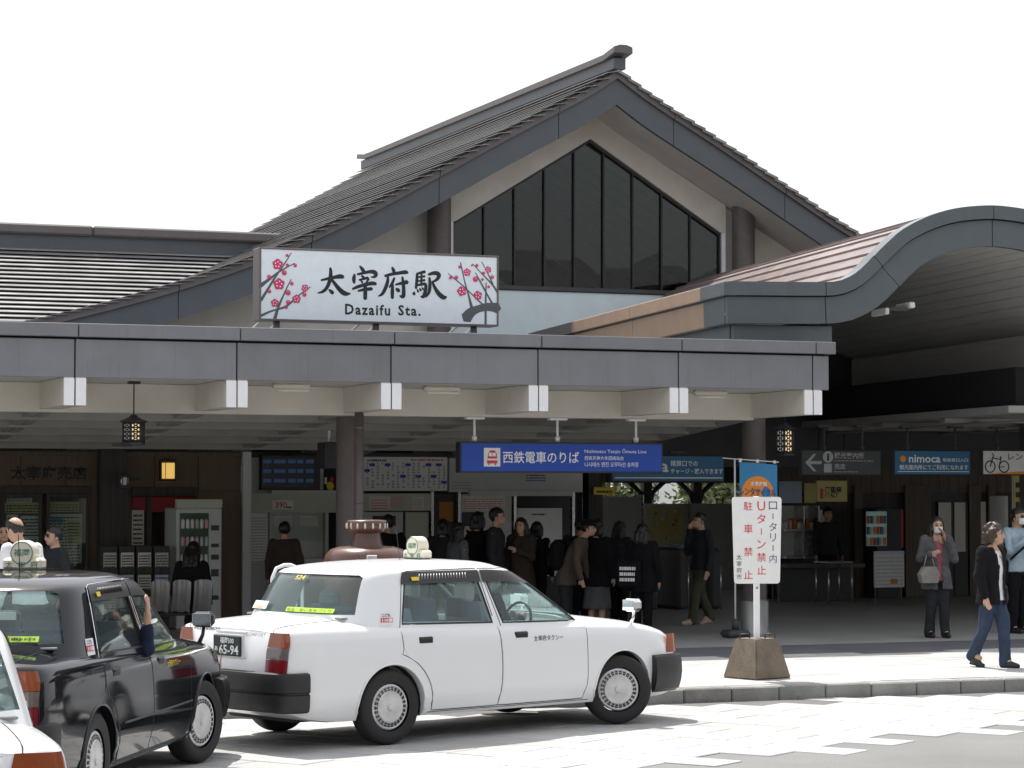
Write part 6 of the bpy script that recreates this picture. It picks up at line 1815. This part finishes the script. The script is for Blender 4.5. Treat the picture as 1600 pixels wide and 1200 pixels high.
DOWN = lambda s: ((s * .145, .01, -.175), (s * .150, -.035, -.325))
def person(label, x, y, z, yaw, h=1.6, top='black', bottom='jeans', hair='short', hairmat='hair_black', female=True, arms=None, legs=None, lean=0.0, head=(0, 0), voxel=.012,
           inner=None, hem=.49, skirt=None, mask=False, glasses=False, cap=None, shoes='shoe_black', coat=False, bald=False, upper_only=False, seated=False, sleeve=1.0, group='people at the station', jitter=0, cat='person'):
    """local frame: the person looks towards -Y; x is to the viewer's right"""
    p = thing('person', label, cat, (x, y, z), yaw, group)
    H_ = h
    sh = (.108 if female else .122) * h
    cy = lambda t: -lean * h * max(0, t - .5)             # forward lean of the trunk
    S = {s: Vector((s * sh, cy(.81), .812 * h)) for s in (-1, 1)}
    arms = arms or {}; A = {}
    for s in (-1, 1):
        e, w_ = arms.get(s, DOWN(s))[:2]
        base = Vector((0, cy(.81), .812 * h))
        A[s] = (S[s], base + Vector(e) * h, base + Vector(w_) * h)
    legs = legs or {}; L = {}
    for s in (-1, 1):
        k, a = legs.get(s, ((s * .052, -.005, .285), (s * .055, .01, .048)))[:2]
        L[s] = (Vector((s * .048 * h, 0, .50 * h)), Vector(k) * h, Vector(a) * h)
    nb = Vector((0, cy(.84) + .005, .84 * h)); hc = Vector((head[0] * .03, cy(.93) - .022 * h + head[1] * -.03, .927 * h))
    hz, hp = head                                           # turn, nod (radians)
    HR = Matrix.Rotation(hz, 3, 'Z') @ Matrix.Rotation(hp, 3, 'X')
    hh = h / 1.6 if h > 1.45 else .93
    def HP(a, b, c): return hc + HR @ Vector((a, b, c)) * hh
    # ---- body: one continuous skin surface
    b = MB()
    g = (.055 if female else .06) * h
    secs = [(0, 0, .47 * h, .095 * h, .062 * h), (0, 0, .52 * h, .100 * h, .066 * h), (0, cy(.6), .60 * h, .078 * h, .054 * h), (0, cy(.7), .70 * h, .092 * h, .064 * h), (0, cy(.77), .77 * h, .100 * h, .060 * h), (0, cy(.82), .82 * h, .075 * h, .045 * h), (0, cy(.85), .85 * h, .034 * h, .034 * h)]
    torso(b, secs)
    limb(b, [Vector((0, cy(.83) + .012, .83 * h)), (hc + Vector((0, .018, -.06 * hh)))], [.034 * h, .033 * h], 12)
    b.ell(HP(0, .008, .012), (.074 * hh, .092 * hh, .104 * hh), 20, 14, rot=HR)
    b.ell(HP(0, -.022, -.045), (.056 * hh, .066 * hh, .068 * hh), 16, 12, rot=HR)
    b.ell(HP(0, -.060, -.082), (.026 * hh, .022 * hh, .020 * hh), 10, 8, rot=HR)
    limb(b, [HP(0, -.084, .012), HP(0, -.097, -.016), HP(0, -.103, -.030)], [.010 * hh, .012 * hh, .014 * hh], 8)
    for s in (-1, 1): b.ell(HP(s * .075, .012, -.012), (.010 * hh, .020 * hh, .032 * hh), 8, 8, rot=HR)
    for s in (-1, 1):
        a0, a1, a2 = A[s]
        limb(b, [a0, a1, a2], [.034 * h, .026 * h, .0175 * h])
        d = (a2 - a1).normalized()
        upv = Vector((s, 0, 0)) if abs(d.x) < .8 else Vector((0, 0, 1))
        hd = d if a2.z < .7 * h else (d + (hc + Vector((0, -.05, -.03)) - a2).normalized() * .8).normalized() if s in arms and len(arms[s]) > 2 else d
        hand(b, a2, hd, s, upv, h / 1.6)
        if not upper_only:
            l0, l1, l2 = L[s]
            limb(b, [l0, l1, l2], [.058 * h, .036 * h, .024 * h])
            limb(b, [l2, l2 + Vector((0, -.06 * h, -.022 * h))], [.026 * h, .02 * h])
    remesh(b, voxel, 'skin', 'body', p)
    # ---- face
    for s in (-1, 1):
        MB().ell(HP(s * .031, -.078, .010), (.0135 * hh, .008 * hh, .0075 * hh), 8, 6, rot=HR).build('eye', 'eye', p)
        MB().tube([HP(s * .014, -.090, .030), HP(s * .034, -.088, .035), HP(s * .052, -.074, .030)], .0042 * hh, 5).build('brow', hairmat, p)
    if mask:
        MB().grid(lambda u, v: HP(.062 * math.sin((u - .5) * 2.4), -.022 - .088 * math.cos((u - .5) * 2.4) * (1 + .12 * math.sin(v * math.pi)), -.085 + .078 * v), 12, 6).build('mask', 'mask', p, fix=False)
    else:
        MB().ell(HP(0, -.086, -.052), (.022 * hh, .006 * hh, .006 * hh), 10, 6, rot=HR).build('mouth', 'lips', p)
    if glasses:
        MB().ell(HP(-.032, -.092, .010), (.026 * hh, .006, .020 * hh), 10, 6, rot=HR).ell(HP(.032, -.092, .010), (.026 * hh, .006, .020 * hh), 10, 6, rot=HR).tube([HP(-.06, -.088, .016), HP(.06, -.088, .016)], .004, 5).build('sunglasses', 'trim_black', p)
    # ---- hair
    hb = MB()
    hb.ell(HP(0, .020, .030), (.088 * hh, .104 * hh, .104 * hh), 20, 14, rot=HR)
    if hair == 'long':
        for q in (-.05, 0, .05): limb(hb, [HP(q, .06, 0), HP(q * 1.3, .075, -.12), HP(q * 1.4, .07, -.26)], [.05 * hh, .052 * hh, .035 * hh])
        for s in (-1, 1): limb(hb, [HP(s * .07, .01, .02), HP(s * .082, .012, -.09), HP(s * .085, .02, -.2)], [.030 * hh, .03 * hh, .022 * hh])
    if hair == 'bob':
        for q in (-.05, 0, .05): limb(hb, [HP(q, .05, 0), HP(q * 1.2, .06, -.09)], [.052 * hh, .045 * hh])
        for s in (-1, 1): limb(hb, [HP(s * .07, .0, .02), HP(s * .076, .0, -.075)], [.032 * hh, .026 * hh])
    if hair == 'curly':
        r = random.Random(4)
        for _ in range(46):
            th, ph = r.uniform(0, 6.28), r.uniform(-.5, 1.4)
            q = HP(.088 * math.cos(th) * math.cos(ph), .02 + .1 * math.sin(th) * math.cos(ph), .03 + .1 * math.sin(ph))
            if (HR.inverted() @ (q - hc)).y > -.045 or (HR.inverted() @ (q - hc)).z > .075 * hh: hb.ell(q, (.026, .026, .026), 7, 6)
        for s in (-1, 1): limb(hb, [HP(s * .07, .03, .0), HP(s * .074, .045, -.075)], [.035, .03])
        limb(hb, [HP(-.03, .07, -.02), HP(0, .08, -.09), HP(.03, .07, -.02)], [.04, .045, .04])
    if hair == 'bun': hb.ell(HP(0, .09, .09), (.045, .045, .04), 10, 8)
    HRi = HR.inverted()
    def cutface(co):
        q = (HRi @ (co - hc)) / hh
        if bald and q.z > .095 - .9 * max(0, q.y - .02): return True
        if hair == 'long' and q.z < -.10: return False
        lim = .062 - .4 * abs(q.x) if hair != 'short' else .058 - .2 * abs(q.x)
        if hair in ('short', 'bun') and q.z < -.035 - .5 * max(0, q.y): return True
        return q.y < (-.004 if hair in ('long', 'bob') else -.03 if hair == 'curly' else -.018) and q.z < lim + (.015 if hair == 'long' else 0) and abs(q.x) < (.07 if hair == 'long' else 1)
    remesh(hb, .009, hairmat, 'hair', p, cutface)
    if cap:
        cb_ = MB(); cb_.ell(HP(0, .015, .05), (.094 * hh, .11 * hh, .085 * hh), 20, 12, rot=HR)
        remesh(cb_, .01, cap, 'cap', p, lambda co: ((HRi @ (co - hc)) / hh).z < .035)
        MB().grid(lambda u, v: HP((u - .5) * .15, -.085 - .075 * v * (1 - (2 * u - 1) ** 2 * .5), .045 - .012 * v), 10, 3).build('cap_brim', cap, p, fix=False)
    # ---- top garment
    t = MB(); ez = .014 if not coat else .024
    hemz = hem * h
    ts = [(0, cy(.5), hemz, .112 * h + ez + (.02 if coat else 0), .076 * h + ez)]
    if hemz < .48 * h: ts.append((0, 0, .52 * h, .106 * h + ez, .074 * h + ez))
    ts += [(0, cy(.6), .60 * h, .088 * h + ez, .062 * h + ez), (0, cy(.7), .70 * h, .098 * h + ez, .070 * h + ez), (0, cy(.77), .775 * h, .104 * h + ez, .064 * h + ez), (0, cy(.82), .825 * h, .082 * h + ez * .7, .048 * h + ez * .6), (0, cy(.85), .845 * h, .046 * h, .042 * h)]
    torso(t, ts)
    for s in (-1, 1):
        a0, a1, a2 = A[s]
        end = a1 + (a2 - a1) * (.94 * sleeve if sleeve > .5 else .1)
        limb(t, [a0 + Vector((-s * .01, 0, -.004)), a1, end], [.040 * h + ez * .4, .034 * h + ez * .4, .0255 * h + ez * .4])
    cut = None
    if inner:
        it = MB(); e2 = .017
        torso(it, [(0, cy(.5), max(hemz - .0, .47 * h), .104 * h + e2, .072 * h + e2), (0, cy(.6), .60 * h, .086 * h + e2, .060 * h + e2), (0, cy(.7), .70 * h, .094 * h + e2, .068 * h + e2), (0, cy(.77), .775 * h, .094 * h, .060 * h), (0, cy(.82), .815 * h, .06 * h, .045 * h)])
        remesh(it, .014, 'cloth_' + inner, 'shirt', p)
        cut = lambda co: co.y < cy(co.z / h) - .02 and abs(co.x) < (.028 + .05 * max(0, co.z / h - .72) * 3) * h * (1.0 if not coat else .8) and co.z < .85 * h
    remesh(t, .014, 'cloth_' + top, 'jacket' if (inner or coat) else 'top', p, cut)
    if upper_only: return p
    # ---- lower garment and shoes
    if skirt:
        k = MB(); torso(k, [(0, 0, skirt * h, .135 * h, .105 * h), (0, 0, .42 * h, .115 * h, .085 * h), (0, 0, .52 * h, .104 * h, .072 * h)]); remesh(k, .014, 'cloth_' + bottom, 'skirt', p)
    else:
        k = MB()
        torso(k, [(0, 0, .455 * h, .092 * h, .070 * h), (0, 0, .50 * h, .107 * h, .075 * h), (0, 0, .53 * h, .100 * h, .070 * h)])
        for s in (-1, 1):
            l0, l1, l2 = L[s]
            limb(k, [l0, l1, l2 + (l2 - l1) * .06], [.064 * h, .045 * h, .042 * h])
        remesh(k, .013, 'cloth_' + bottom, 'trousers', p)
    for s in (-1, 1):
        l2 = L[s][2]; fd = Vector((0, -1, 0)); dz = 0
        if s in legs and len(legs[s]) > 2: fd = Vector(legs[s][2]).normalized()
        k = MB(); limb(k, [l2 + Vector((0, .012 * h, -.018 * h)), l2 + fd * .05 * h + Vector((0, 0, -.026 * h)), l2 + fd * .105 * h + Vector((0, 0, -.031 * h))], [.029 * h, .029 * h, .020 * h], 10)
        k.ell(l2 + fd * .045 * h + Vector((0, 0, -.040 * h)), (.026 * h, .075 * h, .010 * h), 12, 6)
        remesh(k, .011, shoes, 'shoe', p)
    return p

FL = .141
def standing(px, d, foot=None):
    lat = (px - 800) / F * d
    return d * _fx + lat * _fy, d * _fy - lat * _fx
def facing(deg):
    """heading relative to the picture: 0 looks at the camera, 90 to the picture's right, 180 away"""
    return -YAW + R(deg)
PH = lambda s: ((s * .14, -.05, -.165), (s * .03, -.105, .045), 1)

# --- people in the sun and at the right
x, y = standing(1548, 26.3)
person('woman in black jacket, white top and jeans walking across the pavement', x, y, FL, facing(42), 1.535, 'black', 'jeans', 'curly', 'hair_brown', True, inner='white', hem=.44, coat=True, voxel=.008, head=(R(34), -.08),
       legs={1: ((.05, -.065, .285), (.05, -.07, .045)), -1: ((-.05, .03, .275), (-.05, .135, .085), (0, -.8, -.55))}, arms={1: ((.150, .055, -.165), (.155, .075, -.32)), -1: ((-.150, -.0, -.17), (-.150, -.055, -.315))})
x, y = standing(1462, 31.6)
person('woman in grey coat and pink top holding a white mask to her face', x, y, FL, facing(8), 1.55, 'grey', 'charcoal', 'long', 'hair_black', True, inner='pink', hem=.40, coat=True, mask=True, arms={1: ((.14, -.05, -.16), (.035, -.115, .035), 1), -1: ((-.15, -.02, -.15), (-.085, -.11, -.115))},
       legs={1: ((.05, -.02, .285), (.06, -.03, .048)), -1: ((-.05, -.01, .285), (-.06, .02, .048))})
hb_ = thing('handbag', 'pale handbag on the arm of the woman in grey coat', 'bag', (x - .19, y - .13, FL))
c0 = .80
MB().prism([(-.12, c0 - .09), (-.15, c0 + .02), (-.08, c0 + .12), (.08, c0 + .12), (.14, c0 + .02), (.11, c0 - .09)], 'y', -.04, .05).build('bag_body', 'cloth_beige', hb_); MB().tube([(-.08, 0, c0 + .11), (-.04, 0, c0 + .26), (.04, 0, c0 + .26), (.08, 0, c0 + .11)], .009, 6).build('strap', 'cloth_beige', hb_)
x, y = standing(1588, 32.6)
person('man in light blue sweater and white mask at the right edge', x, y, FL, facing(35), 1.66, 'lightblue', 'black', 'short', 'hair_black', False, mask=True, glasses=True, arms={-1: ((-.145, -.06, -.15), (-.05, -.16, -.06), 1), 1: ((.14, -.08, -.13), (.02, -.17, -.02), 1)})
bp = thing('shoulder_bag', 'black bag slung behind the man in light blue', 'bag', (x, y, FL), facing(35))
MB().bbox(-.32, -.14, -.02, .16, .62, 1.0, .05).build('bag_body', 'cloth_black', bp); MB().tube([(-.2, .1, .98), (-.1, .13, 1.2), (.08, .05, 1.38), (.11, -.09, 1.3), (-.02, -.15, 1.15), (-.2, -.06, .98)], .014, 6).build('strap', 'cloth_black', bp)

# --- the queue under the canopy
Q = [
    ('man in dark jacket looking right, tallest in the queue', 774, 33.0, 80, 1.66, dict(top='charcoal', bottom='charcoal', hair='short', female=False)),
    ('person in black seen from behind, left of the tallest man', 746, 33.4, 165, 1.60, dict(top='black', bottom='black', hair='bob')),
    ('long haired woman in brown coat facing the queue', 815, 33.2, -25, 1.52, dict(top='brown', bottom='charcoal', hair='long', coat=True, hem=.36, arms={1: ((.13, -.06, -.16), (.02, -.13, -.10))})),
    ('person in black cap and backpack bending to the right', 884, 32.8, 75, 1.50, dict(top='tan', bottom='charcoal', hair='short', cap='cloth_black', lean=.45, hem=.42, coat=True)),
    ('woman in black coat and grey skirt standing by the dark pillar', 932, 33.0, 150, 1.50, dict(top='black', bottom='skirt', hair='bob', coat=True, hem=.40, skirt=.20)),
    ('long haired woman in black with a lettered tote bag', 1003, 32.4, 160, 1.45, dict(top='black', bottom='black', hair='long', coat=True, hem=.38)),
    ('man in dark clothes with hand at his chin near the gates', 1095, 34.6, -60, 1.58, dict(top='charcoal', bottom='olive', hair='short', female=False, shoes='shoe_beige', arms={-1: PH(-1)}, legs={1: ((.05, -.09, .29), (.05, -.13, .05)), -1: ((-.05, .03, .28), (-.05, .13, .07), (0, -.9, -.3))})),
    ('short dark haired person at the ticket machine, third left of the tallest man', 692, 33.6, 170, 1.50, dict(top='charcoal', bottom='charcoal', hair='bob')),
    ('woman in pale grey cardigan just right of the taxi roof lamp', 716, 32.6, 120, 1.46, dict(top='skirt', bottom='black', hair='long')),
    ('person in black at the machine beside the round column', 607, 33.4, 175, 1.56, dict(top='black', bottom='black', hair='short', female=False)),
    ('customer in patterned brown coat at the ticket counter window', 445, 33.0, 178, 1.47, dict(top='brown', bottom='charcoal', hair='short', coat=True, hem=.38)),
    ('short person in black half hidden behind the woman in brown coat', 838, 34.3, 160, 1.45, dict(top='black', bottom='black', hair='bob')),
    ('dark clad person between the cap wearer and the grey skirted woman', 906, 34.4, 170, 1.50, dict(top='charcoal', bottom='black', hair='short', female=False)),
    ('person in dark coat left of the lettered tote bag', 967, 34.2, 140, 1.46, dict(top='charcoal', bottom='black', hair='long', coat=True, hem=.4)),
    ('shop assistant in dark clothes at the kiosk counter', 1292, 42.3, 15, 1.60, dict(top='charcoal', bottom='black', hair='short')),
    ('woman with sunglasses and dark hair in a bun behind the black taxi', 88, 27.0, -50, 1.50, dict(top='charcoal', bottom='charcoal', hair='bun', glasses=True)),
    ('dark haired person cut by the left edge', 8, 28.0, 10, 1.52, dict(top='charcoal', bottom='black', hair='long')),
    ('balding man in white shirt seen from behind the black taxi', 50, 23.6, -125, 1.64, dict(top='white', bottom='charcoal', hair='short', female=False, bald=True, lean=.25, head=(0, .35))),
]
for lab, px, d, fc, h, kw in Q:
    x, y = standing(px, d)
    person(lab, x, y, FL, facing(fc), h, **kw)
# bags of the queue
x, y = standing(1003, 32.4)
tb_ = thing('tote_bag', 'black tote bag with white letters on the long haired woman', 'bag', (x, y, FL), facing(160) + math.pi)
bg_ = MB().bbox(-.30, .04, -.24, -.17, .62, .98, .03).build('bag_body', 'cloth_black', tb_)
printlines(bg_, -.24, -.02, .70, .92, 3, 'text_white', y=-.243, seed=21, fill=.6); MB().tube([(-.25, -.2, .97), (-.2, -.12, 1.2), (-.06, -.12, 1.2), (-.01, -.2, .97)], .012, 6).build('strap', 'cloth_black', tb_)
x, y = standing(884, 32.8)
bk = thing('backpack', 'black backpack on the bending person in a cap', 'bag', (x, y, FL), facing(75))
MB().bbox(-.16, .16, .0, .2, .82, 1.24, .07).build('bag_body', 'cloth_black', bk); MB().bbox(-.11, .11, .19, .25, .86, 1.05, .03).build('pocket', 'cloth_black', bk)
for s in (-1, 1): MB().tube([(s * .1, .08, 1.2), (s * .11, -.1, 1.26), (s * .11, -.17, 1.12), (s * .1, .04, .9)], .014, 6).build('strap', 'cloth_black', bk)
# seated person on the bench, seen over the black taxi
c = at(296, 930, 30.95)
person('dark haired person sitting on the grey bench, head bowed', c.x, 30.95, -.19, facing(172), 1.55, 'black', 'charcoal', 'long', 'hair_black', True, head=(0, .5), lean=.2,
       legs={s: ((s * .07, -.24, .49), (s * .07, -.25, .26)) for s in (-1, 1)})
# drivers
def car_point(t, lx, ly, lz):
    c, s = math.cos(t.rotation_euler.z), math.sin(t.rotation_euler.z); k = t.scale[0]
    return t.location.x + (c * lx - s * ly) * k, t.location.y + (s * lx + c * ly) * k, t.location.z + lz * k
cx_, cy_, cz_ = car_point(white_taxi, 2.44, -.36, -.165)
person('driver of the white taxi behind the wheel', cx_, cy_, cz_, white_taxi.rotation_euler.z + math.pi / 2, 1.56, 'navy', 'charcoal', 'short', 'hair_black', False, upper_only=True,
       arms={s: ((s * .13, -.08, -.15), (s * .08, -.22, -.11)) for s in (-1, 1)})
cx_, cy_, cz_ = car_point(black_taxi, 2.36, -.36, -.165)
person('driver of the black taxi resting a hand on the window frame', cx_, cy_, cz_, black_taxi.rotation_euler.z + math.pi / 2, 1.56, 'navy', 'charcoal', 'short', 'hair_black', False, upper_only=True, voxel=.009, sleeve=.62,
       arms={-1: ((-.285, .085, -.10), (-.30, .125, .05)), 1: ((.13, -.08, -.15), (.08, -.22, -.11))})

bpy.data.scenes.remove(TS)
